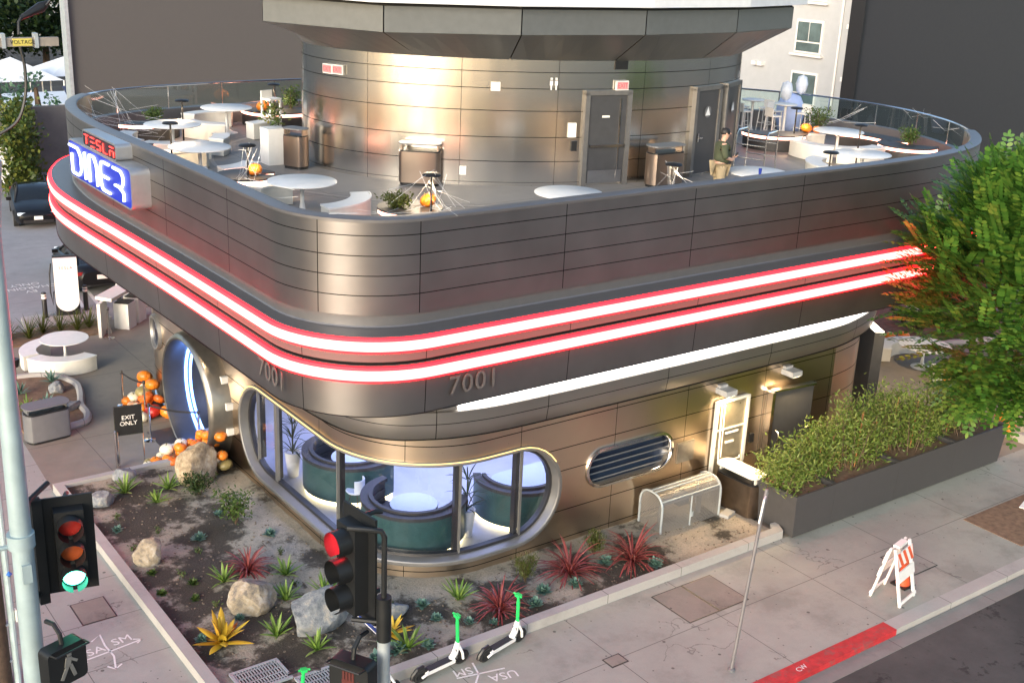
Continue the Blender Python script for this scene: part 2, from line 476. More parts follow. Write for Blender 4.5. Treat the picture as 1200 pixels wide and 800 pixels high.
S(B().sheet([(-600, -600), (600, -600), (600, 600), (-600, 600)], -0.16).build('ground', m_asph, smooth=False))
S(B().sheet([(14.0, -8), (90, -8), (90, 11.14), (14.0, 11.14)], -0.135).build('road', m_asph, smooth=False))
fr = [(6.25, 15.0), (6.25, 12), (4.9, 9.2), (6.0, 8.4), (10.6, 8.4), (12.6, 9.6), (13.6, 11.1), (14.2, 11.8), (90, 11.8), (90, 15.23), (6.25, 15.23)]
S(B().prism(fr, -0.16, 0.0).build('sidewalk', m_walk, smooth=False))
S(B().prism([(2.3, 11.5), (6.25, 12), (6.25, 25.6), (6.42, 29), (6.42, 80), (2.3, 80)], -0.16, 0.0).build('sidewalk', m_walk2, smooth=False))
S(B().prism([(14.2, 11.48), (18.2, 11.48), (18.2, 11.8), (14.2, 11.8)], -0.16, 0.006).build('red_kerb', m_redk, smooth=False))
S(B().prism([(18.2, 11.5), (90, 11.5), (90, 11.8), (18.2, 11.8)], -0.16, 0.003).build('kerb', m_curb, smooth=False))
S(B().prism([(14.0, 11.14), (90, 11.14), (90, 11.48), (14.0, 11.48)], -0.16, -0.125).build('gutter', m_gut, smooth=False))
S(B().prism([(6.25, 15.23), (90, 15.23), (90, 37.25), (6.42, 37.25), (6.42, 29), (6.25, 25.6)], -0.15, 0.0).build('plaza_paving', m_plaza, smooth=False))
S(B().prism([(6.42, 37.25), (90, 37.25), (90, 90), (6.42, 90)], -0.15, -0.02).build('parking_lot', m_lot, smooth=False))
S(B().prism([(8.7, 37.3), (11.4, 37.3), (11.4, 38.75), (8.9, 38.6)], -0.1, 0.09).build('charger_island', m_curb, smooth=False))
S(B().prism([(7.2, 36.0), (10.75, 36.0), (10.95, 37.2), (7.2, 37.2)], -0.1, 0.05).build('planting_strip', m_soilpit, smooth=False))
S(B().prism([(10.75, 36.0), (10.95, 35.9), (11.15, 37.25), (10.95, 37.25)], -0.1, 0.13).build('kerb', m_curb, smooth=False))
m_mark = M('white_marking', (0.62, 0.62, 0.62), 0.8, 0, 0.2, 14)
lb = B()
for (a, b_) in (((11.0, 38.9), (11.35, 41.4)), ((11.5, 38.7), (11.9, 42.5))):
    d = Vector((b_[0] - a[0], b_[1] - a[1])).normalized() * 0.06; q = Vector((-d.y, d.x))
    lb.sheet([(a[0] - q.x, a[1] - q.y), (b_[0] - q.x, b_[1] - q.y), (b_[0] + q.x, b_[1] + q.y), (a[0] + q.x, a[1] + q.y)], -0.014)
S(lb.build('parking_lines', m_mark, smooth=False))
for tx, yy in (('EV', 41.7), ('CHARGING', 42.15), ('ONLY', 42.6)):
    S(text_obj('lot_marking', tx, 0.42, m_mark, None, (10.05, yy, -0.014), (0, 0, math.pi), 0.001, xs=0.9))
S(B().prism([(23.5, 12.1), (28.5, 12.1), (28.5, 13.6), (23.5, 13.6)], -0.1, 0.012).build('tree_pit_soil', m_soilpit, smooth=False))

# ------------------------------------------------------------------ planting bed
m_soil, n, p = newmat('bed_soil')
v = coords(n); sp = n.nodes.new('ShaderNodeSeparateXYZ'); n.links.new(v, sp.inputs[0])
X, Y = sp.outputs[0], sp.outputs[1]
gx = math_(n, 'MULTIPLY', math_(n, 'SUBTRACT', X, 8.9), 0.55)
gx = math_(n, 'MULTIPLY', gx, math_(n, 'GREATER_THAN', Y, 17.0))
gy = math_(n, 'MULTIPLY', math_(n, 'SUBTRACT', Y, 16.75), 0.9)
gy = math_(n, 'MULTIPLY', gy, math_(n, 'GREATER_THAN', X, 9.2))
gy = math_(n, 'MINIMUM', gy, 1.0)
ge = math_(n, 'SUBTRACT', X, 16.1)
gg = math_(n, 'MINIMUM', math_(n, 'MAXIMUM', math_(n, 'MAXIMUM', gx, gy), math_(n, 'MAXIMUM', ge, -0.05)), 0.55)
nb = math_(n, 'MULTIPLY_ADD', math_(n, 'SUBTRACT', noise_(n, v, 0.85, 8, 0.68), 0.5), 1.8, 0.485)
fac = math_(n, 'MULTIPLY_ADD', gg, 0.34, nb)
bc = ramp(n, fac, [(0.45, (0.042, 0.036, 0.027)), (0.51, (0.105, 0.092, 0.070)), (0.585, (0.29, 0.265, 0.215)), (0.85, (0.40, 0.34, 0.265))])
sm = noise_(n, v, 22, 6, 0.7); bc = mixc(n, math_(n, 'MULTIPLY', ramp(n, sm, [(0.45, (0, 0, 0)), (0.75, (1, 1, 1))]), 0.5), bc, (0.09, 0.07, 0.05))
n.links.new(bc, p.inputs['Base Color']); p.inputs['Roughness'].default_value = 0.95; bump(n, p, sm, 0.9, 0.03)
def soil_z(x, y): return 0.10 + 0.06 * noise.noise(Vector((x * 0.8, y * 0.8, 3))) + 0.025 * noise.noise(Vector((x * 3, y * 3, 9)))
bd = B(); st_ = 0.16; nx, ny = int(12.7 / st_), int(10.2 / st_); idx = {}
for j in range(ny + 1):
    for i in range(nx + 1):
        x, y = 6.42 + i * st_, 15.4 + j * st_
        if x > 10.6 and y > 17.9 and (Vector((max(0, 12.6 - x), max(0, 19.9 - y))).length < 2.0): continue
        idx[i, j] = bd.vert((x, y, soil_z(x, y)))
for j in range(ny):
    for i in range(nx):
        q = [(i, j), (i + 1, j), (i + 1, j + 1), (i, j + 1)]
        if all(k in idx for k in q): bd.f.append(tuple(idx[k] for k in q))
S(bd.build('planting_bed_soil', m_soil))
bw = B().prism([(6.25, 15.23), (19.1, 15.23), (19.3, 15.6), (19.1, 15.62), (18.95, 15.44), (6.46, 15.44), (6.46, 25.5), (9.9, 25.5), (9.9, 25.68), (6.25, 25.68)], 0.0, 0.20)
tag(bw.build('bed_wall', m_curb, smooth=False), 'pale low concrete kerb wall bounding the planted corner bed', 'low wall')

# ------------------------------------------------------------------ the diner building
A_ = line((22.5, 16.42), (10.39, 16.42), 24) + corner(8.42, 16.42, 1.97) + catmull([(8.42, 18.39), (8.40, 22), (8.32, 25.6), (8.28, 27.4), (8.36, 29), (8.6, 30.6), (9.05, 31.9), (9.8, 32.9), (11.2, 33.65), (13.2, 34.05), (16, 34.2), (20, 34.1), (24, 33.1), (27.2, 31.0), (29.4, 28.4), (30.8, 26.2), (31.25, 24.2), (31.25, 22.4), (30.6, 20.5), (29.5, 18.9), (28.1, 17.7), (26.6, 16.95), (24.7, 16.55), (22.5, 16.42)], 6)[1:-1]
B_ = line((23, 15.98), (10.23, 15.98), 24) + corner(8.2, 15.98, 2.03) + catmull([(8.2, 18.01), (8.17, 22), (8.10, 25.2), (8.03, 27.7), (8.05, 29.7), (8.3, 31.3), (8.75, 32.7), (9.5, 34.0), (10.8, 35.0), (13, 35.5), (17, 35.6), (21, 35.3), (25, 34.2), (28.6, 31.9), (31, 29), (32.4, 26), (32.8, 23.4), (32.3, 20.8), (31, 18.6), (29.2, 17.1), (27, 16.3), (25, 16.05), (23, 15.98)], 6)[1:-1]
D_ = catmull([(22, 17.02), (19, 16.98), (16, 16.98), (12.9, 17.02), (11.7, 17.17), (11.0, 17.42), (10.55, 17.67), (10.2, 18.05), (9.92, 18.6), (9.78, 19.4), (9.7, 20.5), (9.62, 22.5), (9.55, 25), (9.5, 27.9), (9.6, 29.5), (10.2, 31), (11.5, 32), (15, 32.5), (20, 32), (24, 30), (26.5, 27), (27.6, 24), (27.6, 21.5), (27, 19.9), (25.9, 18.6), (24.6, 17.7), (23.3, 17.22)], 6, True)
W_ = line((23.1, 17.52), (12.57, 17.52), 22) + corner(10.22, 17.52, 2.35, 18) + line((10.22, 19.9), (10.22, 29.2), 20) + catmull([(10.22, 29.2), (10.35, 30.3), (10.9, 31.2), (12.5, 31.9), (16, 32), (20, 31.5), (23.6, 28.8), (25.4, 25.2), (25.95, 22.5), (25.95, 20.6), (25.65, 19.3), (25.05, 18.35), (24.2, 17.77), (23.1, 17.52)], 6)[1:]
PA, PB, PW, PD = Path(A_ + [A_[0]]), Path(B_ + [B_[0]]), Path(W_), Path(D_ + [D_[0]])

R_ = T('diner_building', 'two storey dark metal diner with rounded corner, red light bands and roof deck', 'building', (18, 24, 0))
def part(b, name, mat, smooth=True, ang=35, parent=None, label=None):
    o = b.build(name, mat, parent or R_, smooth, ang, True)
    if label: o['label'] = label
    return o
colp = (0.20, 0.186, 0.178)
ua = [PA.s_of(q) for q in ((10.24, 16.42), (13.35, 16.42), (16.6, 16.42), (19.8, 16.42), (8.42, 17.05), (8.42, 20.2), (8.4, 23.3), (8.3, 26.4), (8.4, 29.4), (24.7, 16.5), (27.5, 17.4))]
ub = [PB.s_of(q) for q in ((10.12, 15.98), (13.24, 15.98), (16.5, 15.98), (19.7, 15.98), (8.2, 17.1), (8.2, 20.3), (8.17, 23.4), (8.1, 26.5), (23, 15.98), (26.2, 16.2))]
m_par = panel('parapet_panel', colp, 0.42, 0.86, ua, (7.68, 7.335, 6.99, 6.645), 0.008, 0.008, 0.75, 0.12, 0.05)
m_fas = panel('fascia_panel', colp, 0.42, 0.86, ub, (5.585,), 0.008, 0.02, 0.75, 0.12, 0.05)
m_mid = panel('middle_fascia_panel', (0.17, 0.14, 0.135), 0.5, 0.35, ub, (5.585,), 0.008, 0.02)
m_f2 = panel('soffit_band_panel', (0.30, 0.28, 0.265), 0.36, 0.8, [PD.s_of(q) for q in ((11.2, 17.3), (13.6, 17.0), (16.8, 17), (20, 17), (23.3, 17.2), (9.7, 20.5), (9.6, 23.5))], (3.70,), 0.008, 0.008, 0.6)
m_cap = M('coping_metal', (0.17, 0.165, 0.17), 0.42, 0.6, 0.05)
m_steel = panel('brushed_steel_wall', (0.64, 0.51, 0.385), 0.29, 1.0, [PW.s_of(q) for q in ((15.95, 17.52), (13.4, 17.52), (18.06, 17.52), (20.6, 17.52), (11.0, 18.1), (10.22, 20.2), (10.22, 23), (10.22, 27.5), (23.0, 17.52), (24.9, 18.25))], (2.98, 2.36, 1.84, 0.90, 0.22), 0.007, 0.010, 0.5, 0.04, 0.03, 0.02)

# split of ring A: solid parapet at the front and sides, glass at the back
i0 = min(range(len(A_)), key=lambda i: (Vector(A_[i]) - Vector((9.6, 32.65))).length)
i1 = min(range(len(A_)), key=lambda i: (Vector(A_[i]) - Vector((29.3, 18.65))).length)
front = A_[i1:] + A_[:i0 + 1]
back = A_[i0:i1 + 1]
u_front = -sum((Vector(a) - Vector(b_)).length for a, b_ in zip(A_[i1:] + [A_[0]], (A_[i1:] + [A_[0]])[1:]))
part(B().ribbon(front, [(0, 6.30), (0, 7.93)], u0=u_front), 'parapet', m_par)
part(B().ribbon(front, [(0.012, 7.90), (0.012, 7.95), (-0.02, 7.965), (-0.26, 7.965), (-0.28, 7.94)]), 'parapet_coping', m_cap, ang=50)
part(B().ribbon(front, [(-0.27, 7.94), (-0.27, 7.45), (-0.27, 6.7)]), 'parapet_lining', m_bronze)
part(B().ribbon(A_, [(-0.05, 6.31), (-0.05, 6.1), (-0.02, 6.06)], True), 'parapet_plinth', m_cap)
part(B().ribbon(back, [(0, 6.30), (0, 7.28), (-0.10, 7.30), (-0.22, 7.28), (-0.22, 6.7)]), 'rear_curb', m_cap)
m_glass = glassmat('deck_glass', (0.72, 0.86, 0.84), 0.07)
part(B().ribbon(back, [(-0.12, 7.30), (-0.12, 7.92)]), 'balustrade_glass', m_glass)
part(B().tube([(PA.pt(PA.s_of(q), -0.12, 7.93)) for q in back], 0.028, 8), 'handrail', m_chrome)
Pb = Path(back); u = 1.3
while u < Pb.l[-1]:
    q = Pb.pt(u, -0.12, 0); part(B().box((q.x, q.y, 7.6), (0.03, 0.03, 0.66)), 'balustrade_post', m_chrome, False); u += 1.75
m_deck = concrete('deck_paving', (0.20, 0.188, 0.175), (0.29, 0.272, 0.255), xper=(0.3, 2.4), yper=(0.9, 2.4), stain=(0.12, 0.112, 0.105), stain_amt=0.5, spots=False, rough=0.6)
part(B().sheet(A_, 6.75), 'deck_floor', m_deck, False)
part(B().sheet(B_, 6.075), 'ledge', m_cap, False)
part(B().ribbon(B_, [(-0.02, 6.08), (0.0, 6.06)], True), 'ledge_edge', m_cap)
def led(zt, zb):
    part(B().ribbon(B_, [(0.0, zt), (0.05, zt - 0.004), (0.085, zt - 0.05)], True), 'red_light_edge', m_led_rim)
    part(B().ribbon(B_, [(0.085, zt - 0.05), (0.105, (zt + zb) / 2), (0.085, zb + 0.05)], True), 'red_light_band', m_led_red)
    part(B().ribbon(B_, [(0.085, zb + 0.05), (0.05, zb + 0.004), (0.0, zb)], True), 'red_light_edge', m_led_rim)
led(6.065, 5.795); led(5.555, 5.275)
part(B().ribbon(B_, [(0.0, 5.795), (-0.01, 5.63), (-0.10, 5.61), (-0.10, 5.575), (0.0, 5.555)], True), 'middle_fascia', m_mid, ang=30)
part(B().ribbon(B_, [(0.0, 5.275), (-0.03, 4.64), (-0.06, 4.62)], True), 'lower_fascia', m_fas, ang=40)
part(B().sheet([tuple(Vector(p_) * 0.999 + Vector((18, 24)) * 0.001) for p_ in B_], 4.63), 'soffit', m_dark, False)
part(B().ribbon(D_, [(0, 4.62), (0, 4.22)], True), 'soffit_band_top', m_dark)
sA, sB = PD.s_of((11.6, 17.18)), PD.s_of((25.6, 18.4))
dl = [tuple(PD.at(PD.l[-1] * 0 + s_)[0]) for s_ in [sA * i / 30 for i in range(31)]]
e0 = PD.s_of((25.9, 18.6)); tot = PD.l[-1]
dl2 = [tuple(PD.at(e0 + (tot - e0) * i / 14)[0]) for i in range(14)]
LEDC = dl2 + dl
part(B().ribbon(LEDC, [(0.03, 4.30), (0.045, 4.05), (0.03, 3.955)]), 'white_light_band', m_led_white)
part(B().ribbon(D_, [(0, 4.25), (0, 3.955), (0.05, 3.935), (0.05, 3.70), (0.0, 3.40), (-0.06, 3.36)], True), 'soffit_band', m_f2, ang=50)
part(B().sheet(D_, 3.365), 'soffit_underside', m_dark, False)

# ground floor wall with its openings: (centre s, half length, radius, centre z)
sw0, sw1 = PW.s_of((14.47, 17.52)), PW.s_of((10.22, 24.22)); wr = 1.10
WIN = ((sw0 + sw1) / 2, (sw1 - sw0) / 2 - wr, wr, 1.50)
POR = (PW.s_of((10.22, 26.35)), 0.0, 1.50, 1.36)
VEN = (PW.s_of((16.44, 17.52)), 0.80, 0.42, 1.66)
OPEN = (WIN, POR, VEN)
def half(o, s_):
    d = abs(s_ - o[0]) - o[1]
    if d >= o[2]: return None
    return math.sqrt(max(0, o[2] ** 2 - max(0, d) ** 2))
ss = set(); t = 0.0
while t < PW.l[-1]: ss.add(round(t, 4)); t += 0.14
ss.add(round(PW.l[-1] - 1e-3, 4))
for o in OPEN:
    for sg in (-1, 1):
        for k in range(0, 15): ss.add(round(o[0] + sg * (o[1] + o[2] * math.sin(math.pi / 2 * k / 14)), 4))
ss = sorted(ss)
wb = B()
def strip(b, s_a, s_b, za, zb, zc, zd, off=0.0, rows=1):
    """quad column between s_a (za..zc) and s_b (zb..zd)"""
    for r in range(rows):
        f0, f1 = r / rows, (r + 1) / rows
        q = []
        for s_, z_ in ((s_a, za + (zc - za) * f0), (s_b, zb + (zd - zb) * f0), (s_b, zb + (zd - zb) * f1), (s_a, za + (zc - za) * f1)):
            q.append(b.vert(PW.pt(s_, off, z_), (s_, z_)))
        b.f.append(tuple(q))
for a, b_ in zip(ss, ss[1:]):
    hit = None
    for o in OPEN:
        if half(o, (a + b_) / 2) is not None: hit = o
    if hit is None: strip(wb, a, b_, 0, 0, 3.42, 3.42)
    else:
        ha, hb = half(hit, a) or 0.0, half(hit, b_) or 0.0; zc = hit[3]
        strip(wb, a, b_, 0, 0, max(0, zc - ha), max(0, zc - hb)); strip(wb, a, b_, zc + ha, zc + hb, 3.42, 3.42)
bmm = part(wb, 'steel_wall', m_steel)
bm = bmesh.new(); bm.from_mesh(bmm.data); bmesh.ops.remove_doubles(bm, verts=bm.verts, dist=1e-4); bm.to_mesh(bmm.data); bm.free()
for q in bmm.data.polygons: q.use_smooth = True
part(B().ribbon(W_, [(0.035, 0.0), (0.035, 0.05), (0.0, 0.06)]), 'base_trim', m_chrome)

def loop(o, dr=0.0, k=16):
    out = []; s0, a, r, zc = o; r += dr
    for sg, an0 in ((1, -90), (-1, 90)):
        for i in range(k + 1):
            an = rad(an0 + 180 * i / k)
            out.append((s0 + sg * a + r * math.cos(an), zc + r * math.sin(an)))
    res = []
    for i, q in enumerate(out):
        nx_ = out[(i + 1) % len(out)]; d = math.hypot(nx_[0] - q[0], nx_[1] - q[1]); m_ = max(1, int(d / 0.2))
        for j in range(m_): res.append((q[0] + (nx_[0] - q[0]) * j / m_, q[1] + (nx_[1] - q[1]) * j / m_))
    return res
def sweep(o, prof, clipz=None, PWx=None):
    """frame round an opening: prof = list of (radial, outward depth)"""
    b = B(); loops = []
    base = loop(o)
    for dr, d in prof:
        row = []
        for (s_, z_) in base:
            cs = o[0] + max(-o[1], min(o[1], s_ - o[0])); v2 = Vector((s_ - cs, z_ - o[3])); v2.normalize()
            z2 = z_ + v2.y * dr
            if clipz is not None: z2 = max(clipz, z2)
            row.append(b.vert(PW.pt(s_ + v2.x * dr, d, z2), (s_, dr + d)))
        loops.append(row)
    for r0, r1 in zip(loops, loops[1:]):
        n_ = len(r0)
        for i in range(n_): b.f.append((r0[i], r0[(i + 1) % n_], r1[(i + 1) % n_], r1[i]))
    return b
m_frame = M('window_frame_metal', (0.25, 0.245, 0.24), 0.48, 0.7, 0.04)
m_frame_d = M('dark_frame', (0.03, 0.03, 0.035), 0.4, 0.3, 0.05)
wroot = part(sweep(WIN, [(0.05, 0.0), (0.05, 0.03), (0.04, 0.04), (-0.03, 0.045), (-0.05, 0.03), (-0.08, -0.20)]), 'corner_window', m_frame, ang=40)
part(sweep(WIN, [(-0.075, -0.16), (-0.13, -0.17), (-0.13, -0.30)]), 'inner_frame', m_frame_d, parent=wroot)
gb = B()
GW = (WIN[0], WIN[1], WIN[2] - 0.12, WIN[3])
for a, b_ in zip(ss, ss[1:]):
    if half(GW, (a + b_) / 2) is None: continue
    ha, hb = half(GW, a) or 0.0, half(GW, b_) or 0.0
    strip(gb, a, b_, WIN[3] - ha, WIN[3] - hb, WIN[3] + ha, WIN[3] + hb, -0.22)
m_wglass = glassmat('window_glass', (0.92, 0.94, 0.97), 0.05, 0.0)
part(gb, 'glass_pane', m_wglass, parent=wroot)
def vbar(s_, wd, dp, off, col, nm='mullion'):
    h = half(GW, s_); z0, z1 = WIN[3] - h - 0.03, WIN[3] + h + 0.03
    b = B(); p_, nn = PW.at(s_); q = p_ + nn * off
    b.box((q.x, q.y, (z0 + z1) / 2), (wd, dp, z1 - z0), math.atan2(nn.y, nn.x) + math.pi / 2)
    part(b, nm, col, False, parent=wroot)
for q, wd in (((10.22, 23.62), 0.07), ((10.22, 22.65), 0.22), ((10.22, 19.75), 0.07), ((12.05, 17.52), 0.07), ((13.58, 17.52), 0.07)):
    vbar(PW.s_of(q), wd * .6, 0.06, -0.19, m_frame); vbar(PW.s_of(q) + (.06 if wd < .1 else .15), max(.09, wd * .5), 0.14, -0.30, m_frame_d, 'mullion_back')
topl = [(s_, z_) for (s_, z_) in loop(WIN, 0.03) if z_ > WIN[3] + 0.55]
topl.sort(key=lambda q: q[0])
part(B().tube([PW.pt(s_, 0.05, z_ + 0.0) for s_, z_ in topl], 0.013, 8), 'gold_light_line', m_led_gold, parent=wroot)

# entrance portal: a short round tunnel with neon inside
m_portal = M('portal_lining', (0.055, 0.058, 0.065), 0.38, 0.4, 0.06)
m_portal_o = M('portal_rim', (0.30, 0.28, 0.25), 0.32, 0.9, 0.08)
pr = part(sweep(POR, [(0.20, -0.02), (0.14, 0.42), (0.10, 0.50), (0.02, 0.54), (-0.02, 0.52)], 0.004), 'entrance_portal', m_portal_o, ang=40)
part(sweep(POR, [(-0.02, 0.52), (-0.06, 0.4), (-0.06, -0.15), (-0.20, -0.17), (-0.20, -0.55)], 0.004), 'tunnel_lining', m_portal, parent=pr)
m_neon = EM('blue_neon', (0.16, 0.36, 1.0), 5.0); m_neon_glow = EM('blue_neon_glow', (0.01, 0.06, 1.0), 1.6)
def ring_t(dr, d, r, mat, nm):
    base = [(s_, z_) for s_, z_ in loop(POR, dr) if z_ > 0.05]
    base.sort(key=lambda q: math.atan2(q[0] - POR[0], q[1] - POR[3]))
    part(B().tube([PW.pt(s_, d, z_) for s_, z_ in base], r, 8), nm, mat, parent=pr)
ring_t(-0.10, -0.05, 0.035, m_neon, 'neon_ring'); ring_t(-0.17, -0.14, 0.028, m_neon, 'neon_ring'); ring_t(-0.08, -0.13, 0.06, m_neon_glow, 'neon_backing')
part(B().box((9.95, 26.55, 0.012), (1.5, 2.6, 0.02)), 'threshold', m_portal, False, parent=pr)
gd = B(); gd.box((10.75, 26.55, 1.4), (0.02, 2.8, 2.8)); part(gd, 'door_glass', m_wglass, False, parent=pr)
db = B()
for yy in (25.5, 26.55, 27.6): db.box((10.72, yy, 1.3), (0.06, 0.06, 2.6))
db.box((10.72, 26.55, 2.15), (0.06, 2.6, 0.07)); db.box((10.72, 26.55, 0.25), (0.06, 2.6, 0.42)); part(db, 'door_frame', m_frame_d, False, parent=pr)
m_let = EM('reflecting_letters', (0.8, 0.85, 1.0), 0.9)  # letters given a glow of their own for the reflecting text
text_obj('reflecting_letters', 'DINER', 0.30, m_let, pr, (10.66 - 18, 26.3 - 24, 2.35), rot_from((0, -1, 0), (0, 0, 1)), 0.003)
dt = B(); dt.tube([Vector((10.55, 26.2 + 0.42 * math.cos(a * math.pi / 12), 1.15 + 0.62 * math.sin(a * math.pi / 12))) for a in range(24)], 0.022, 6, True); part(dt, 'door_handle_ring', m_chrome, parent=pr)

# louvred oval vent
vr = part(sweep(VEN, [(0.06, 0.0), (0.05, 0.05), (-0.01, 0.06), (-0.04, 0.02), (-0.04, -0.22)]), 'louvre_vent', m_chrome, ang=40)
vb = B()
for k in range(5):
    z = 1.66 - 0.31 + k * 0.155; h = math.sqrt(max(0.001, 0.38 ** 2 - (z - 1.66) ** 2)) + 0.80
    vb.box((16.44, 17.60, z), (2 * h, 0.11, 0.022), 0, (rad(-38), 'X'))
part(vb, 'vent_slats', m_frame, False, parent=vr)
part(B().box((16.44, 17.74, 1.66), (2.6, 0.02, 0.9)), 'vent_backing', M('vent_dark', (0.02, 0.035, 0.07), 0.4, 0.2), False, parent=vr)
# oval porthole at the far end of the left wall
OV = (PW.s_of((10.25, 29.75)), 0.0, 0.5, 2.0)
po = part(sweep((OV[0], 0.0, 0.42, 2.0), [(0.08, 0.0), (0.05, 0.09), (-0.02, 0.08), (-0.05, 0.012)]), 'porthole_window', m_frame, ang=40)
q0 = PW.pt(OV[0], 0.01, 2.0); pn = PW.at(OV[0])[1]
pw2 = B(); ring = [PW.pt(OV[0] + 0.38 * math.cos(a * math.pi / 12), 0.014, 2.0 + 0.38 * math.sin(a * math.pi / 12)) for a in range(24)]
ci = pw2.vert(q0 + Vector((pn.x, pn.y, 0)) * 0.004); ids = [pw2.vert(r_) for r_ in ring]
for a in range(24): pw2.f.append((ci, ids[a], ids[(a + 1) % 24]))
part(pw2, 'porthole_glass', M('dark_glass', (0.02, 0.025, 0.04), 0.05, 0.0, 0.05, spec=0.9), parent=po)

# service doors, wall lamps, wall boxes on the front wall
m_door = M('grey_door', (0.085, 0.085, 0.09), 0.42, 0.5, 0.06)
wd = part(B().box((19.48, 17.49, 1.25), (1.06, 0.05, 2.5)), 'mirrored_door', M('door_olive_reflection', (0.30, 0.27, 0.20), 0.3, 0.5, 0.08), False)  # panel colour stands in for the olive reflection in the door glass
fb = B()
for x in (18.97, 19.99): fb.box((x, 17.45, 1.26), (0.07, 0.08, 2.52))
fb.box((19.48, 17.45, 2.5), (0.98, 0.08, 0.07)); fb.box((19.48, 17.447, 1.78), (0.9, 0.03, 0.03)); part(fb, 'door_frame', m_cream, False, parent=wd)
part(B().tube([(19.1, 17.42, 2.4), (19.1, 17.38, 1.1), (19.12, 17.36, 0.98), (19.8, 17.36, 0.98), (19.84, 17.40, 1.02)], 0.02, 8).tube([(19.2, 17.42, 2.42), (19.2, 17.4, 1.1)], 0.015, 6), 'door_pull', m_white, parent=wd)
part(B().box((19.55, 17.45, 1.66), (0.42, 0.02, 0.05)).box((19.5, 17.45, 1.42), (0.28, 0.02, 0.05)), 'door_notice', m_white, False, parent=wd)
gd2 = part(B().box((21.42, 17.33, 1.22), (1.30, 0.06, 2.44), rad(-6)), 'service_door', m_door, False, label='tall grey steel service door standing slightly open')
part(B().box((21.42, 17.31, 2.47), (1.34, 0.14, 0.05), rad(-6)), 'frame_head', m_chrome, False, parent=gd2)  # frame head of the door, a polished bar for its lamplit glare
part(B().box((20.72, 17.4, 1.22), (0.10, 0.22, 2.46)), 'door_jamb', m_chrome, False, parent=gd2)
part(B().tube([(20.95, 17.33, 1.42), (20.97, 17.24, 1.40), (20.97, 17.24, 1.08), (20.95, 17.33, 1.06)], 0.022, 8), 'handle', m_chrome, parent=gd2)
part(B().lathe([(0.0, 0.0), (0.16, 0.0), (0.16, 0.012), (0.0, 0.012)], (0, 0, 0), 20), 'round_notice', M('notice_tan', (0.25, 0.16, 0.09), 0.6), parent=gd2).matrix_local = Matrix.Translation((21.5 - 18, 17.285 - 24, 1.78)) @ Matrix.Rotation(rad(90), 4, 'X')
for (x, z, e) in ((19.1, 2.80, 26), (21.3, 2.86, 30)):
    lr = part(B().box((x, 17.34, z), (0.34, 0.36, 0.13)).box((x, 17.47, z + 0.02), (0.24, 0.1, 0.22)), 'wall_lamp', M('lamp_grey', (0.42, 0.43, 0.45), 0.5, 0.2), False)
    part(B().box((x, 17.3, z - 0.073), (0.26, 0.24, 0.012)), 'lamp_lens', m_lamp, False, parent=lr)
    ld = bpy.data.lights.new('wall_lamp_light', 'SPOT'); ld.energy = e * 6; ld.color = (1.0, 0.70, 0.36); ld.spot_size = rad(150); ld.spot_blend = 0.6; ld.shadow_soft_size = 0.12
    lo = bpy.data.objects.new('wall_lamp_light', ld); COL.objects.link(lo); lo.parent = R_; lo.location = (x - 18, 17.22 - 24, z - 0.1)
part(B().box((20.3, 17.49, 1.32), (0.13, 0.05, 0.22)), 'card_reader', m_black, False)
part(B().box((18.1, 17.49, 1.48), (0.52, 0.05, 0.5)), 'wall_panel_box', M('steel_box', (0.5, 0.47, 0.43), 0.35, 1.0), False)
for yy, zz in ((25.0, 2.25), (24.75, 1.66), (24.75, 1.02)):
    part(B().box((10.14, yy, zz), (0.16, 0.26, 0.16)), 'alarm_box', m_white, False)
part(B().box((10.17, 24.85, 1.34), (0.04, 0.18, 0.26)), 'wall_notice', m_white, False)
for (x, y, z, e) in ((9.15, 24.75, 4.60, 60), (25.9, 17.6, 4.60, 240), (29.2, 19.6, 4.60, 240)):
    dl_ = part(B().lathe([(0, 0), (.11, 0), (.11, .035), (0, .035)], (x, y, z), 20), 'soffit_downlight', m_chrome)
    part(B().lathe([(0, 0), (.08, 0), (.08, -.004), (0, -.004)], (x, y, z - .002), 20), 'downlight_lens', m_lamp, parent=dl_)
    ld = bpy.data.lights.new('downlight', 'SPOT'); ld.energy = e; ld.color = (1.0, 0.72, 0.42); ld.spot_size = rad(125); ld.spot_blend = 0.8; ld.shadow_soft_size = 0.08
    lo = bpy.data.objects.new('downlight', ld); COL.objects.link(lo); lo.parent = R_; lo.location = (x - 18, y - 24, z - 0.05)
# steel fin with a lit top at the right-hand end of the wall
fn = part(B().prism([(25.95, 18.5), (26.2, 18.35), (26.8, 19.3), (26.55, 19.45)], 0.0, 2.75), 'end_pier', m_door, False)
part(B().prism([(25.98, 18.51), (26.19, 18.38), (26.77, 19.3), (26.56, 19.42)], 2.753, 2.77), 'pier_lit_top', EM('pier_lit_top', (1, 0.86, 0.66), 3.5), False, parent=fn)  # thin glowing sheet, added to show the top of the pier as lit

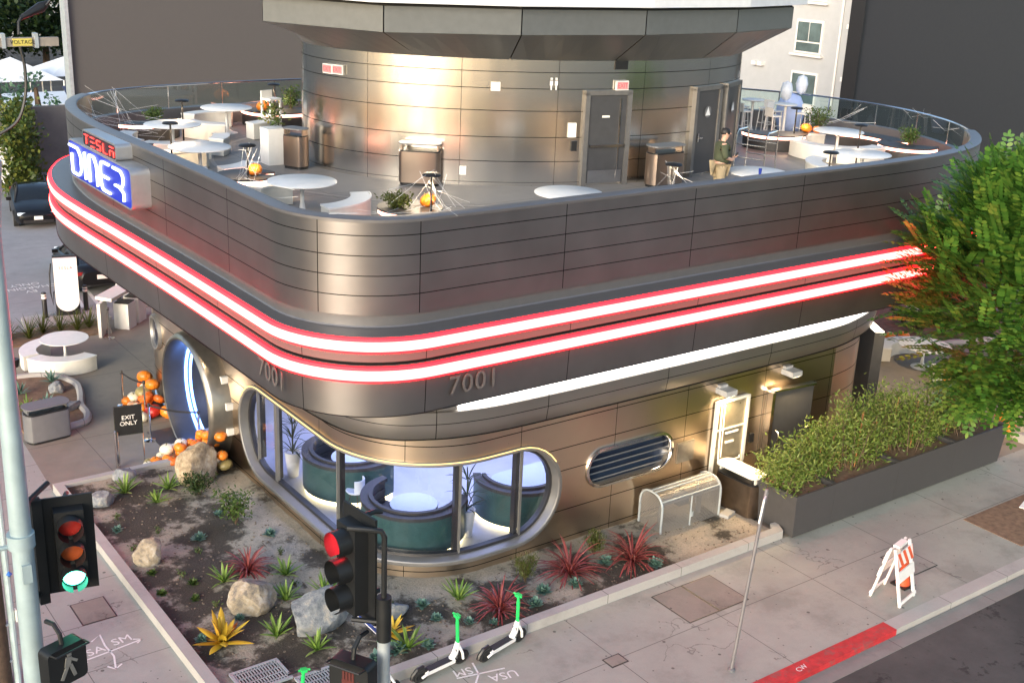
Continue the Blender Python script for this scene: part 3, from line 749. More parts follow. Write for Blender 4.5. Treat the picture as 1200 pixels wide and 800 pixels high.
# the room behind the corner window
m_ifloor = M('diner_floor', (0.42, 0.43, 0.50), 0.35, 0, 0.08, 1.5)
m_iwall = M('diner_wall', (0.60, 0.60, 0.64), 0.5, 0, 0.05)
FL = [tuple(PW.pt(s_, -0.05, 0)[:2]) for s_ in [PW.l[-1] * i / 160 for i in range(160)]]
part(B().sheet(FL, 0.2), 'dining_floor', m_ifloor, False)
part(B().box((17.6, 23.5, 1.75), (0.12, 11.0, 3.1)).box((14.0, 29.6, 1.75), (7.0, 0.12, 3.1)), 'inner_walls', m_iwall, False)
m_ceil = EM('ceiling_light', (0.50, 0.58, 1.0), 3.0)
for cx_, cy_ in ((12.8, 20.7), (15.9, 20.2), (12.6, 24.2), (15.7, 24.6)): part(B().box((cx_, cy_, 3.33), (2.6, 2.6, 0.03)), 'ceiling_light', m_ceil, False)
m_teal = M('teal_vinyl', (0.022, 0.060, 0.064), 0.4, 0, 0.12, 5); m_leather = M('black_leather', (0.02, 0.02, 0.026), 0.6, 0, 0.1, 8)
m_tblue = M('pale_table', (0.50, 0.56, 0.68), 0.45, 0, 0.03)
def booth(c, a0, a1, lab, r=1.12, group='curved booths in the dining room'):
    t = T('booth', lab, 'booth', (c[0], c[1], 0.2), 0, group)
    B().arc((0, 0), r - 0.06, r, a0, a1, 0.12, 0.88, 22).build('shell', m_teal, t)
    B().arc((0, 0), r - 0.12, r - 0.04, a0, a1, 0.0, 0.12, 22).build('kick_light', EM('booth_glow', (1.0, 0.82, 0.42), 2.4), t)
    B().arc((0, 0), r - 0.15, r + 0.02, a0, a1, 0.88, 0.96, 22).build('rim', m_leather, t)
    b = B()
    for k in range(5):
        z0 = 0.47 + k * 0.11; b.arc((0, 0), r - 0.24 + 0.02 * (k % 2), r - 0.155, a0 + 8, a1 - 8, z0, z0 + 0.10, 22)
    b.build('backrest', m_leather, t)
    B().arc((0, 0), r - 0.62, r - 0.16, a0 + 3, a1 - 3, 0.12, 0.46, 22).build('seat', m_leather, t)
    return t
booth((12.0, 19.35), 95, 330, 'curved teal booth in the rounded corner of the dining room window')
booth((12.0, 22.1), 60, 300, 'curved teal booth behind the left glass of the corner window')
booth((14.6, 19.05), 150, 340, 'curved teal booth behind the rounded right end of the window', 1.05)
def itable(c, lab, long=0.0):
    t = T('dining_table', lab, 'table', (c[0], c[1], 0.2), 0, 'dining tables inside')
    b = B(); pl = []
    for sg, a0 in ((1, -90), (-1, 90)):
        for k in range(13):
            a = rad(a0 + 15 * k); pl.append((sg * long + 0.52 * math.cos(a), 0.52 * math.sin(a)))
    b.prism(pl, 0.70, 0.735); b.build('table_edge', m_leather, t)
    B().prism([(x * 0.985, y * 0.985) for x, y in pl], 0.735, 0.75).build('table_top', m_tblue, t)
    for sx in ((-long, long) if long else (0,)): B().lathe([(0.2, 0), (0.2, 0.02), (0.04, 0.05), (0.04, 0.70)], (sx, 0, 0)).build('leg', m_chrome, t)
itable((12.0, 19.35), 'round pale blue table inside the corner booth'); itable((12.05, 22.1), 'round pale blue table inside the booth behind the left glass'); itable((15.0, 19.15), 'long pale blue table seen through the right end of the window', 0.55); itable((17.0, 21.6), 'small white pedestal table deep in the dining room')
t = T('dining_chair', 'pale shell chair between the two booths', 'chair', (11.5, 21.0, 0.2), 0.6)
B().lathe([(0.0, 0.44), (0.19, 0.45), (0.22, 0.49), (0.2, 0.5), (0.0, 0.47)], n=16).build('seat', m_tblue, t)
for a in (45, 135, 225, 315): B().cyl((0.1 * math.cos(rad(a)), 0.1 * math.sin(rad(a)), 0.44), (0.22 * math.cos(rad(a)), 0.22 * math.sin(rad(a)), 0), 0.012).build('leg', m_black, t)
B().arc((0, 0), 0.19, 0.21, 200, 340, 0.48, 0.78).build('backrest', m_tblue, t)

for c, lab, hh in (((12.96, 18.75), 'pale pot with a spiky dark plant beside the corner booth', .62), ((11.1, 23.3), 'spiky dark plant in a pale pot behind the left end of the window', .62)):
    t = T('potted_plant', lab, 'plant', (c[0], c[1], .2)); B().lathe([(.13, 0), (.19, hh), (.165, hh), (.15, hh - .05), (0, hh - .05)], n=20).build('pot', m_iwall, t)
    b = B()
    for k_ in range(46):
        a = k_ * 2.4; el = rad(random.uniform(10, 80)); b.blade((.03 * math.cos(a), .03 * math.sin(a), hh + .35 * (k_ % 3)), (math.cos(a) * math.cos(el), math.sin(a) * math.cos(el), math.sin(el)), .5, .03, 1.0, 4)
    b.cyl((0, 0, hh - .1), (0, 0, hh + .75), .018); b.build('leaves', leafmat('indoor_leaves', [(.015, .03, .012), (.03, .05, .02)]), t)

# ------------------------------------------------------------------ roof deck drum and canopy
EC, EA, EBx, ETH = (19.48, 25.95), 4.10, 6.07, 1.30
def ell(da=0.0, n_=96):
    out = []
    for i in range(n_):
        t = -2 * math.pi * i / n_          # clockwise
        x, y = (EA + da) * math.cos(t), (EBx + da) * math.sin(t)
        out.append((EC[0] + x * math.cos(ETH) - y * math.sin(ETH), EC[1] + x * math.sin(ETH) + y * math.cos(ETH)))
    return out
DR = ell(); PT = Path(DR + [DR[0]])
us = [PT.l[-1] * (i + 0.35) / 14 for i in range(14)]
m_drum = panel('brushed_drum_panel', (0.80, 0.745, 0.67), 0.20, 1.0, us, (7.34, 7.92, 8.54, 9.06, 9.44), 0.005, 0.008, 0.22, 0.04, 0.32, 0.06, 0.03, 1.3)
part(B().ribbon(DR, [(0, 6.75), (0, 9.76)], True), 'roof_drum_wall', m_drum)
part(B().ribbon(DR, [(-0.03, 6.75), (0.004, 6.84)], True), 'drum_skirting', m_dark)
CAN = [(13.0, 27.8), (11.4, 25.0), (12.75, 22.05), (15.5, 20.95), (18.7, 20.55), (21.9, 20.8), (24.9, 21.7), (26.75, 23.6), (27.2, 26.3), (26, 29.5), (22.5, 32), (18, 32.8), (14.4, 31.0)]
m_can = M('canopy_panel', (0.19, 0.195, 0.192), 0.42, 0.6, 0.05)
cb = B(); k = len(CAN); g = 0.015
cs = B()
def nearest(q):
    return PT.at(PT.s_of(q))[0]
for i in range(k):
    a, b_ = Vector(CAN[i]), Vector(CAN[(i + 1) % k]); d = (b_ - a).normalized() * g
    a2, b2 = a + d, b_ - d
    i_ = [cb.vert((a2.x, a2.y, 10.44)), cb.vert((b2.x, b2.y, 10.44)), cb.vert((b2.x, b2.y, 10.97)), cb.vert((a2.x, a2.y, 10.97))]; cb.f.append(tuple(i_))
    na, nb_ = nearest(a2), nearest(b2); rows = 6; pr_ = None
    for q in range(rows + 1):
        f = q / rows; m_ = nearest(a2.lerp(b2, f)); e = a2.lerp(b2, f)
        c_ = (cs.vert((e.x, e.y, 10.435)), cs.vert((m_.x, m_.y, 9.72)))
        if pr_: cs.f.append((pr_[0], pr_[1], c_[1], c_[0]))
        pr_ = c_
part(cb, 'canopy_band', m_can, False); part(cs, 'canopy_soffit', m_can, False)
part(B().prism([tuple(Vector(EC) + (Vector(q) - Vector(EC)) * 0.985) for q in CAN], 10.45, 11.18), 'canopy_core', m_dark, False)
RO = [tuple(Vector(EC) + (Vector(q) - Vector(EC)) * 1.05) for q in CAN]
part(B().prism(RO, 11.05, 11.42), 'roof_edge', M('roof_silver', (0.72, 0.74, 0.77), 0.4, 0.1, 0.04), False)
part(B().prism([tuple(Vector(EC) + (Vector(q) - Vector(EC)) * 0.98) for q in CAN], 11.42, 11.5), 'roof', m_gray, False)

def on_drum(xy, o=0.0):
    p_, nn = PT.at(PT.s_of(xy)); q = p_ + nn * o; return q, nn, math.atan2(nn.y, nn.x) + math.pi / 2
def drum_box(xy, z, d, o=0.0): 
    q, nn, a = on_drum(xy, o); return B().box((q.x, q.y, z), d, a)
m_pic = M('pictogram_white', (0.75, 0.75, 0.74), 0.5, 0, 0.03)
def drum_door(xy, wd, label, bar=False, sign=False):
    q, nn, a = on_drum(xy, 0.02)
    d = part(drum_box(xy, 7.87, (wd, 0.06, 2.12), 0.03), 'drum_door', m_door, False, label=label)
    f = B(); R2 = Matrix.Rotation(a, 2)
    for sg in (-1, 1):
        e = q + R2 @ Vector((sg * (wd / 2 + 0.06), 0)); f.box((e.x, e.y, 7.87), (0.12, 0.16, 2.24), a)
    f.box((q.x, q.y, 8.985), (wd + 0.24, 0.16, 0.11), a); part(f, 'door_frame', M('frame_grey', (0.17, 0.165, 0.16), 0.45, 0.5), False, parent=d)
    def on(dx, z, dd, o, mat, nm):
        e = q + R2 @ Vector((dx, 0)) + nn * o; part(B().box((e.x, e.y, z), dd, a), nm, mat, False, parent=d)
    if bar:
        on(0.0, 7.72, (wd * 0.92, 0.07, 0.06), 0.08, m_chrome, 'push_bar'); on(wd * 0.32, 7.9, (0.03, 0.02, 1.9), 0.06, m_chrome, 'astragal')
        on(-0.05, 8.42, (0.2, 0.01, 0.05), 0.05, m_white, 'door_plate'); on(0.0, 6.97, (wd * 0.9, 0.012, 0.3), 0.048, m_chrome, 'kick_plate')
    else:
        on(-wd * 0.38, 7.75, (0.05, 0.05, 0.22), 0.06, m_chrome, 'handle'); on(-wd * 0.28, 7.74, (0.14, 0.03, 0.03), 0.1, m_chrome, 'lever')
    if sign:
        e = q + nn * 0.052
        b = B(); cc = [(0.15 * math.cos(t_ * math.pi / 10), 0.15 * math.sin(t_ * math.pi / 10)) for t_ in range(20)]
        def face(pl, o):
            ids = []
            for x, z in pl:
                w_ = q + R2 @ Vector((x, 0)) + nn * o; ids.append(b.vert((w_.x, w_.y, 8.38 + z)))
            b.f.append(tuple(ids))
        face(cc, 0.064); part(b, 'door_sign_disc', m_gray, False, parent=d)
        b = B(); face([(-0.11, -0.09), (0.11, -0.09), (0, 0.13)], 0.068); part(b, 'door_sign_triangle', m_pic, False, parent=d)
    return d
drum_door((18.85, 21.88), 1.02, 'plain grey exit door with a push bar', bar=True)
drum_door((22.15, 21.6), 0.95, 'grey restroom door with a white triangle', sign=True)
drum_door((23.55, 22.05), 0.92, 'grey restroom door at the edge of the drum', sign=True)
m_exitw = EM('exit_sign_face', (1.0, 0.38, 0.34), 0.42); m_exitr = EM('exit_letters', (1.0, 0.02, 0.03), 0.5)
def exit_sign(xy, z):
    q, nn, a = on_drum(xy, 0.05)
    s_ = T('exit_sign', 'lit red exit sign on the steel drum above the push bar door' if xy[0] > 16 else 'lit red exit sign on the steel drum near its far left edge', 'sign', (q.x, q.y, z), a)
    B().box((0, 0, 0), (0.34, 0.07, 0.22)).build('sign_box', m_white, s_, False)
    B().box((0, -0.04, 0), (0.30, 0.012, 0.18)).build('sign_face', m_exitw, s_, False)
    text_obj('lettering', 'EXIT', 0.155, m_exitr, s_, (0, -0.049, -0.005), (rad(90), 0, 0), 0.002, xs=0.85)
    return s_
exit_sign((19.17, 21.75), 9.15)
s1 = exit_sign((13.62, 26.1), 9.23)
q, nn, a = on_drum((13.78, 25.8), 0.05)
dup(s1, (q.x, q.y, 9.24), a, 'second lit red exit sign beside the one at the far left of the drum')
part(drum_box((19.15, 21.8), 9.62, (0.36, 0.02, 0.2), 0.01), 'drum_louvre', m_black, False)
part(drum_box((17.98, 22.1), 8.10, (0.2, 0.05, 0.34), 0.02), 'dispenser', m_white, False)
part(drum_box((18.05, 22.1), 7.72, (0.14, 0.06, 0.24), 0.02), 'card_reader', m_black, False)
part(drum_box((15.6, 23.2), 7.1, (0.16, 0.05, 0.2), 0.02), 'wall_socket', m_white, False)
part(drum_box((16.2, 22.8), 9.1, (0.22, 0.06, 0.2), 0.03), 'flood_lamp', m_white, False)
b = B()
for dx in (-0.1, 0.02):
    q, nn, a = on_drum((17.55, 22.3), 0.012); R2 = Matrix.Rotation(a, 2)
    e = q + R2 @ Vector((dx, 0)); b.box((e.x, e.y, 9.2), (0.07, 0.01, 0.11), a).box((e.x, e.y, 9.3), (0.05, 0.01, 0.05), a).box((e.x, e.y, 9.09), (0.03, 0.01, 0.1), a)
part(b, 'restroom_pictogram', m_pic, False)
# inlay ring in the deck round the drum
m_inlay = M('deck_inlay', (0.36, 0.33, 0.30), 0.6, 0, 0.1)
for da, wd in ((2.25, 0.10), (2.55, 0.03)):
    o1, o2 = ell(da), ell(da + wd); b = B()
    for i in range(96):
        j = (i + 1) % 96; ids = [b.vert((*o1[i], 6.755)), b.vert((*o2[i], 6.755)), b.vert((*o2[j], 6.755)), b.vert((*o1[j], 6.755))]
        if all(Vector(q).length > 0 for q in (o1[i],)): b.f.append(tuple(ids[::-1]))
    part(b, 'deck_inlay', m_inlay, False)

def EMK(name, col, s_):
    mt = EM(name, col, s_); mt.node_tree.nodes['Principled BSDF'].inputs['Base Color'].default_value = (0.01, 0.02, 0.10, 1); return mt
# ------------------------------------------------------------------ sign boxes on the parapet and the street numbers
m_signside = M('sign_edge_silver', (0.42, 0.44, 0.47), 0.35, 0.7, 0.05)
m_signface = M('sign_face_dark', (0.02, 0.02, 0.03), 0.4, 0.2)
m_signblue = EMK('sign_face_blue', (0.002, 0.02, 1.0), 0.20)
m_tube = EM('white_blue_neon', (0.62, 0.70, 1.0), 2.2); m_tuber = EM('red_sign_letter', (1.0, 0.03, 0.02), 1.6)
def rrect(y0, y1, z0, z1, r, n_=6):
    out = []
    for cy_, cz_, a0 in ((y1 - r, z1 - r, 0), (y0 + r, z1 - r, 90), (y0 + r, z0 + r, 180), (y1 - r, z0 + r, 270)):
        for i in range(n_ + 1):
            an = rad(a0 + 90 * i / n_); out.append((cy_ + r * math.cos(an), cz_ + r * math.sin(an)))
    return out
def plate(poly, x0, x1):
    b = B(); n_ = len(poly)
    for y, z in poly: b.v.append((x0, y, z))
    for y, z in poly: b.v.append((x1, y, z))
    for i in range(n_): b.f.append((i, (i + 1) % n_, n_ + (i + 1) % n_, n_ + i))
    b.f.append(tuple(range(n_, 2 * n_))); b.f.append(tuple(reversed(range(n_)))); return b
sg = T('diner_sign', 'blue neon diner sign box with red lettering above it on the left parapet', 'sign', (8.1, 26.2, 6.7))
def sp_(b, nm, mat, sm=True, par=None, **k): return b.build(nm, mat, par or sg, sm, 30, True)
box1 = sp_(plate(rrect(24.05, 28.3, 6.70, 7.58, 0.14), 8.38, 7.95), 'main_box', m_signside)
sp_(plate(rrect(24.09, 28.26, 6.74, 7.54, 0.12), 7.955, 7.945), 'main_face', m_signblue, False)
box2 = sp_(plate(rrect(25.0, 27.25, 7.58, 7.94, 0.08), 8.36, 7.98), 'upper_box', m_signside)
sp_(plate(rrect(25.04, 27.21, 7.60, 7.90, 0.06), 7.985, 7.975), 'upper_face', m_signface, False)
def glyphs(defs, y_start, z0, h, wch, gap, x, r, mat, nm):
    y = y_start
    for strokes in defs:
        wc = strokes[0]
        b = B()
        for st in strokes[1:]: b.tube([(x, y - px_ * wch * wc, z0 + pz_ * h) for px_, pz_ in st], r, 6)
        sp_(b, nm, mat); y -= wch * wc + gap
def rc(pts, r=0.18):
    out = [pts[0]]
    for a, b_, c in zip(pts, pts[1:], pts[2:]):
        for t_ in (0.0, 0.33, 0.66, 1.0):
            p0 = (b_[0] + (a[0] - b_[0]) * r, b_[1] + (a[1] - b_[1]) * r); p1 = (b_[0] + (c[0] - b_[0]) * r, b_[1] + (c[1] - b_[1]) * r)
            out.append(((1 - t_) ** 2 * p0[0] + 2 * t_ * (1 - t_) * b_[0] + t_ * t_ * p1[0], (1 - t_) ** 2 * p0[1] + 2 * t_ * (1 - t_) * b_[1] + t_ * t_ * p1[1]))
    out.append(pts[-1]); return out
Dg = (1.25, rc([(-0.06, 1), (0.75, 1), (1, 0.75), (1, 0.25), (0.75, 0), (0.12, 0), (0.12, 0.72)]))
Ig = (0.12, [(0.5, 0), (0.5, 1)])
Ng = (0.85, rc([(0, 0), (0, 1), (0.7, 1), (1, 0.7), (1, 0)]))
Eg = (0.95, rc([(1, 1), (0.15, 1), (0, 0.75), (0, 0.25), (0.15, 0), (1, 0)]), [(0.05, 0.5), (0.9, 0.5)])
Rg = (1.0, rc([(0, 1), (0.8, 1), (1, 0.85), (1, 0.6), (0.8, 0.42), (0.15, 0.42)]), rc([(0.55, 0.42), (1, 0.3), (1, 0)]))
glyphs((Dg, Ig, Ng, Eg, Rg), 28.08, 6.83, 0.62, 0.62, 0.26, 7.915, 0.030, m_tube, 'neon_letter')
Tg = (1, [(0, 1), (1, 1)], [(0.5, 0.8), (0.5, 0)])
E2 = (1, [(0, 1), (1, 1)], [(0, 0.5), (1, 0.5)], [(0, 0), (1, 0)])
Sg = (1, rc([(1, 1), (0, 1), (0, 0.5), (1, 0.5), (1, 0), (0, 0)], 0.1))
Lg = (1, rc([(0, 1), (0, 0), (1, 0)], 0.1))
Ag = (1, [(0, 1), (1, 1)], rc([(0, 0), (0, 0.6), (1, 0.6), (1, 0)], 0.1))
glyphs((Tg, E2, Sg, Lg, Ag), 27.06, 7.645, 0.20, 0.25, 0.18, 7.96, 0.014, m_tuber, 'red_letter')
m_num = M('number_metal', (0.135, 0.122, 0.118), 0.5, 0.3, 0.05)
text_obj('street_number', '7001', 0.50, m_num, R_, (11.1 - 18, 15.955 - 24, 5.02), (rad(90), 0, 0), 0.006, spacing=1.1)
text_obj('street_number', '7001', 0.50, m_num, R_, (8.17 - 18, 17.95 - 24, 5.04), rot_from((0, -1, 0), (0, 0, 1)), 0.006, spacing=1.1)

# ------------------------------------------------------------------ roof deck furniture
DZ = 6.75
def deck_table(c, lab, r=0.72, h=0.73, bar=False):
    t = T('pedestal_table', lab, 'table', (c[0], c[1], DZ), 0, 'white round tables on the roof deck')
    B().lathe([(0.0, h - 0.035), (r * 0.9, h - 0.035), (r, h - 0.015), (r, h), (r - 0.01, h + 0.008), (0.0, h + 0.008)], n=48).build('table_top', m_white, t, ang=50)
    B().lathe([(0.30, 0), (0.30, 0.015), (0.2, 0.04), (0.07, 0.12), (0.042, 0.3), (0.042, h - 0.1), (0.09, h - 0.035)], n=20).build('pedestal', m_white, t, ang=60)
    return t
def bench(c, a0, a1, lab, r0=1.02, r1=1.42, z=DZ, grp='curved white benches round the tables'):
    t = T('curved_bench', lab, 'bench', (c[0], c[1], z), 0, grp)
    B().arc((0, 0), r0, r1, a0, a1, 0.015, 0.42, 16).build('bench_body', m_cream, t, ang=30)
    B().arc((0, 0), r0 - 0.015, r1 + 0.015, a0 - 0.6, a1 + 0.6, 0.42, 0.46, 16).build('seat', m_white, t, ang=30)
    return t
m_planter = M('deck_planter_dark', (0.05, 0.047, 0.046), 0.5, 0.3, 0.08)
def planter(c, r0, r1, a0, a1, lab, light='out'):
    t = T('lit_planter', lab, 'planter', (c[0], c[1], DZ), 0, 'dark planters with a pink light line')
    B().arc((0, 0), r0, r1, a0, a1, 0.01, 0.36, 18).build('planter_box', m_planter, t, ang=30)
    B().arc((0, 0), r0 - 0.03, r1 + 0.03, a0 - 1, a1 + 1, 0.36, 0.44, 18).build('light_line', m_led_pink, t, ang=30)
    B().arc((0, 0), r0 - 0.05, r1 + 0.05, a0 - 1.5, a1 + 1.5, 0.44, 0.48, 18).build('planter_rim', m_planter, t, ang=30)
    return t
tabs = [((10.83, 22.04), 'round white deck table above the rounded building corner', [(-95, -15, 'curved white bench by the rounded parapet corner'), (75, 120, 'short white bench end beside the pink light by the left parapet')]),
        ((10.44, 26.55), 'round white deck table beside the left parapet, next to the pumpkin lamp', [(185, 255, 'white bench tucked behind the left parapet by the middle table'), (270, 320, 'white bench section in front of the middle left table'), (60, 130, 'white bench section behind the middle left table')]),
        ((11.05, 29.9), 'round white deck table under the cobweb strands', [(130, 205, 'white bench beneath the cobweb at the left end'), (215, 290, 'white curved bench in front of the table under the cobweb'), (310, 350, 'white curved bench end nearest the inlay ring')]),
        ((13.5, 32.2), 'round white deck table at the back next to the green shrub', [(188, 245, 'tall backed white bench on the left of the rear table'), (278, 335, 'tall backed white bench on the right of the rear table'), (60, 130, 'white bench behind the rear table')]),
        ((15.27, 18.75), 'round white deck table half hidden by the front parapet', []),
        ((20.84, 18.68), 'round white deck table beside the standing person', []),
        ((25.5, 19.35), 'round white deck table at the right by the parapet', [(100, 170, 'white bench on the far side of the right parapet table'), (190, 260, 'white bench between the right table and the front parapet')]),
        ((28.0, 22.2), 'round white deck table beside the pumpkin planter on the right', [(150, 215, 'white block bench left of the right rear table'), (220, 290, 'long white bench in front of the right rear table'), (60, 130, 'white bench behind the right rear table')])]
for c, lab, bs in tabs:
    deck_table(c, lab)
    for a0, a1, l in bs: bench(c, a0, a1, l)
planter((10.6, 24.3), 0.05, 0.62, 0, 330, 'small round planter with a pumpkin behind the left parapet')
planter((12.2, 20.0), 0.05, 0.62, 10, 350, 'dark round planter inside the rounded parapet corner')
planter((15.6, 33.2), 0.1, 1.1, 160, 340, 'dark planter with a bright line right of the rear table')
planter((11.2, 32.6), 0.5, 1.0, 215, 330, 'pink lit planter left of the rear table')
planter((11.05, 29.9), 1.55, 2.0, 140, 230, 'pink lit planter round the table under the cobweb')
planter((27.4, 24.1), 0.1, 0.95, 150, 330, 'dark planter with lamp and pumpkin beside the bar stools')
planter((28.0, 22.2), 1.6, 2.1, 330, 400, 'dark planter against the right end of the parapet')
planter((29.4, 20.8), 0.1, 0.8, 90, 300, 'dark planter with cobwebbed shrub at the right end')
m_lshade = M('lamp_black', (0.015, 0.015, 0.016), 0.4, 0.3)
def deck_lamp(c, z0, h, lab, dark=False):
    t = T('mushroom_lamp', lab, 'lamp', (c[0], c[1], z0), 0, 'slim black mushroom lamps on the deck')
    B().cyl((0, 0, 0), (0, 0, h), 0.022, 0.022, 10).lathe([(0.10, 0), (0.10, 0.015), (0.02, 0.03)], n=16).build('pole', m_lshade, t)
    B().lathe([(0.0, h + 0.05), (0.16, h + 0.035), (0.19, h + 0.005), (0.18, h - 0.01)], n=24).build('lamp_shade', m_lshade, t, ang=50)
    B().lathe([(0.0, h - 0.015), (0.10, h - 0.012), (0.17, h - 0.006)], n=24).build('diffuser', m_lamp, t, ang=60)
    ld = bpy.data.lights.new('lamp_light', 'SPOT'); ld.spot_size = rad(150); ld.spot_blend = .8; ld.energy = 60; ld.color = (1.0, 0.72, 0.42); ld.shadow_soft_size = 0.06
    lo = bpy.data.objects.new('lamp_light', ld); COL.objects.link(lo); lo.parent = t; lo.location = (0, 0, h - 0.12)
    return t
for c, z0, h, lab in (((10.4, 23.75), DZ + .36, 0.85, 'black mushroom lamp draped with cobweb beside the left parapet pumpkin'), ((12.35, 19.45), DZ + .3, 0.9, 'black mushroom lamp draped with cobweb above the rounded corner'), ((17.75, 18.3), DZ, 1.2, 'black mushroom lamp in front of the bin beside the restroom door'), ((10.0, 27.2), DZ, 1.2, 'thin black lamp between the two left parapet tables'), ((11.6, 30.6), DZ, 1.2, 'black mushroom lamp behind the table under the cobweb'), ((15.3, 32.9), DZ + .36, 0.85, 'black mushroom lamp on the rear planter by the pumpkin'), ((27.6, 23.5), DZ + .36, 0.85, 'black mushroom lamp on the planter beside the bar stools'), ((22.4, 17.9), DZ, 1.2, 'black mushroom lamp right of the person by the front parapet'), ((26.5, 20.3), DZ, 1.25, 'black mushroom lamp between the two right tables')):
    deck_lamp(c, z0, h, lab)
m_bin = panel('bin_bronze', (0.42, 0.33, 0.27), 0.3, 1.0, (), ())
def bin_(c, z, rz, wd, dp, h, lab, holes=0, mat=None):
    t = T('litter_bin', lab, 'bin', (c[0], c[1], z), rz, None)
    pl = []
    for sg, a0 in ((1, -90), (-1, 90)):
        for k_ in range(9):
            a = rad(a0 + 22.5 * k_); pl.append((sg * (wd / 2 - dp / 2 * 0.55) + dp / 2 * 0.55 * math.cos(a) * 1.0, (dp / 2) * math.sin(a)))
    B().prism([(x * 0.93, y * 0.9) for x, y in pl], 0.0, 0.07).build('plinth', m_black, t, False)
    B().prism(pl, 0.07, h * 0.80).build('bin_body', mat or m_bin, t, ang=30)
    B().prism([(x * 0.97, y * 0.95) for x, y in pl], h * 0.80, h * 0.83).build('liner_rim', m_black, t, False)
    for sg in (-1, 1): B().box((sg * wd * 0.43, 0, h * 0.9), (0.035, dp * 0.5, h * 0.18)).build('lid_support', mat or m_bin, t, False)
    B().prism([(x * 1.03, y * 1.03) for x, y in pl], h * 0.97, h).build('lid', m_gray, t, False)
    if holes:
        b = B()
        for k_ in range(holes):
            x = wd * (-0.5 + (k_ + 0.5) / holes) * 0.82; b.lathe([(0.15, 0), (0.15, 0.01), (0.0, 0.01)], (x, 0, h * 0.83), 16)
        b.build('openings', m_black, t, False)
    return t
q, nn, a = on_drum((13.3, 26.9), 0.35); bin_((13.0, 26.75), DZ, rad(-62), 0.62, 0.42, 1.0, 'steel litter bin at the left end of the drum')
bin_((14.75, 23.75), DZ, rad(-40), 1.0, 0.45, 1.0, 'wide steel litter bin on the left front of the drum')
bin_((20.2, 21.15), DZ, rad(0), 1.05, 0.45, 1.02, 'wide steel litter bin between the exit door and the restroom door')
for c, lab in (((12.75, 27.5), 'white plant stand beside the left drum bin'),):
    t = T('plant_stand', lab, 'plant', (c[0], c[1], DZ))
    B().box((0, 0, 0.45), (0.5, 0.5, 0.9)).build('pot', m_white, t, False)
    b = B()
    for _ in range(160):
        p_ = Vector((random.gauss(0, .14), random.gauss(0, .14), 0.95 + random.random() * .55)); b.leaf(p_, (random.gauss(0, 1), random.gauss(0, 1), .5), .13, .07)
    b.build('foliage', leafmat('stand_leaves', [(0.05, 0.09, 0.02), (0.12, 0.16, 0.04), (0.2, 0.17, 0.05)]), t, False)
for c, lab in (((28.75, 26.3), 'white bar table nearest the drum'), ((29.0, 25.15), 'white bar table next to the lamp planter')):
    deck_table(c, lab, 0.36, 1.06)
def stool(c, rz, lab):
    t = T('bar_stool', lab, 'stool', (c[0], c[1], DZ), rz, 'white bar stools at the two bar tables')
    B().box((0, 0, 0.75), (0.38, 0.36, 0.035)).build('seat', m_white, t, False)
    for sx in (-1, 1):
        for sy in (-1, 1): B().cyl((sx * .15, sy * .14, .74), (sx * .2, sy * .19, 0), .016).build('leg', m_white, t)
    B().box((0, .185, .88), (.36, .022, .26)).build('backrest', m_white, t, False)
    b = B()
    for sy in (-1, 1): b.cyl((-.185, sy * .175, .3), (.185, sy * .175, .3), .012)
    b.build('foot_rail', m_white, t)
for c, rz, lab in (((28.2, 26.1), 1.4, 'white bar stool left of the bar table nearest the drum'), ((29.4, 26.3), -1.3, 'white bar stool between the two bar tables, far side'), ((28.9, 26.9), 0.2, 'white bar stool behind the bar table nearest the drum'), ((28.3, 25.0), 1.5, 'white bar stool in front of the bar table by the lamp planter'), ((29.7, 25.0), -1.4, 'white bar stool right of the bar table by the lamp planter'), ((29.2, 25.75), 0.1, 'white bar stool behind the bar table by the lamp planter')):
    stool(c, rz, lab)
t = T('white_high_chair', 'tall white stool stack behind the rear table near the drum', 'stool', (14.6, 31.6, DZ), 0.3)
B().box((0, 0, 1.0), (.42, .42, .05)).build('seat', m_white, t, False)
for sx in (-1, 1):
    for sy in (-1, 1): B().box((sx * .18, sy * .18, .5), (.05, .05, 1.0)).build('leg', m_white, t, False)
B().box((0, 0, .55), (.36, .36, .05)).build('shelf', m_white, t, False); B().box((0, .19, 1.12), (.4, .04, .2)).build('backrest', m_white, t, False)
m_infl = M('pale_blue_vinyl', (0.42, 0.52, 0.80), 0.35, 0, 0.06); m_inflw = M('pale_vinyl', (0.72, 0.78, 0.88), 0.35)
t = T('inflatable_decoration', 'rounded pale blue inflatable decoration behind the bar tables', 'inflatable', (30.2, 26.0, DZ))
B().lathe([(0.0, 0), (.35, .05), (.46, .5), (.42, .9), (.3, 1.15), (0, 1.25)], n=20).build('body', m_infl, t, ang=80)
for sx, h in ((-.32, 1.45), (.38, 1.62)): B().lathe([(0, -.3), (.15, -.2), (.2, .05), (.14, .28), (0, .34)], (sx, -.05, h - .15), 14).build('lobe', m_inflw, t, ang=80)
t = T('guard_rail', 'bent steel guard rail beside the person and the drum', 'rail', (23.9, 21.2, DZ), rad(20))
for yy in (0, .85): B().tube([(-.1, yy, 0), (-.1, yy, .95), (.0, yy, 1.05), (.6, yy, 1.05), (.7, yy, .95), (.7, yy, 0)], .022, 8).build('rail_loop', m_chrome, t)
b = B()
for z in (.35, .7): b.cyl((-.1, 0, z), (-.1, .85, z), .018).cyl((.7, 0, z), (.7, .85, z), .018)
b.build('cross_rail', m_chrome, t)

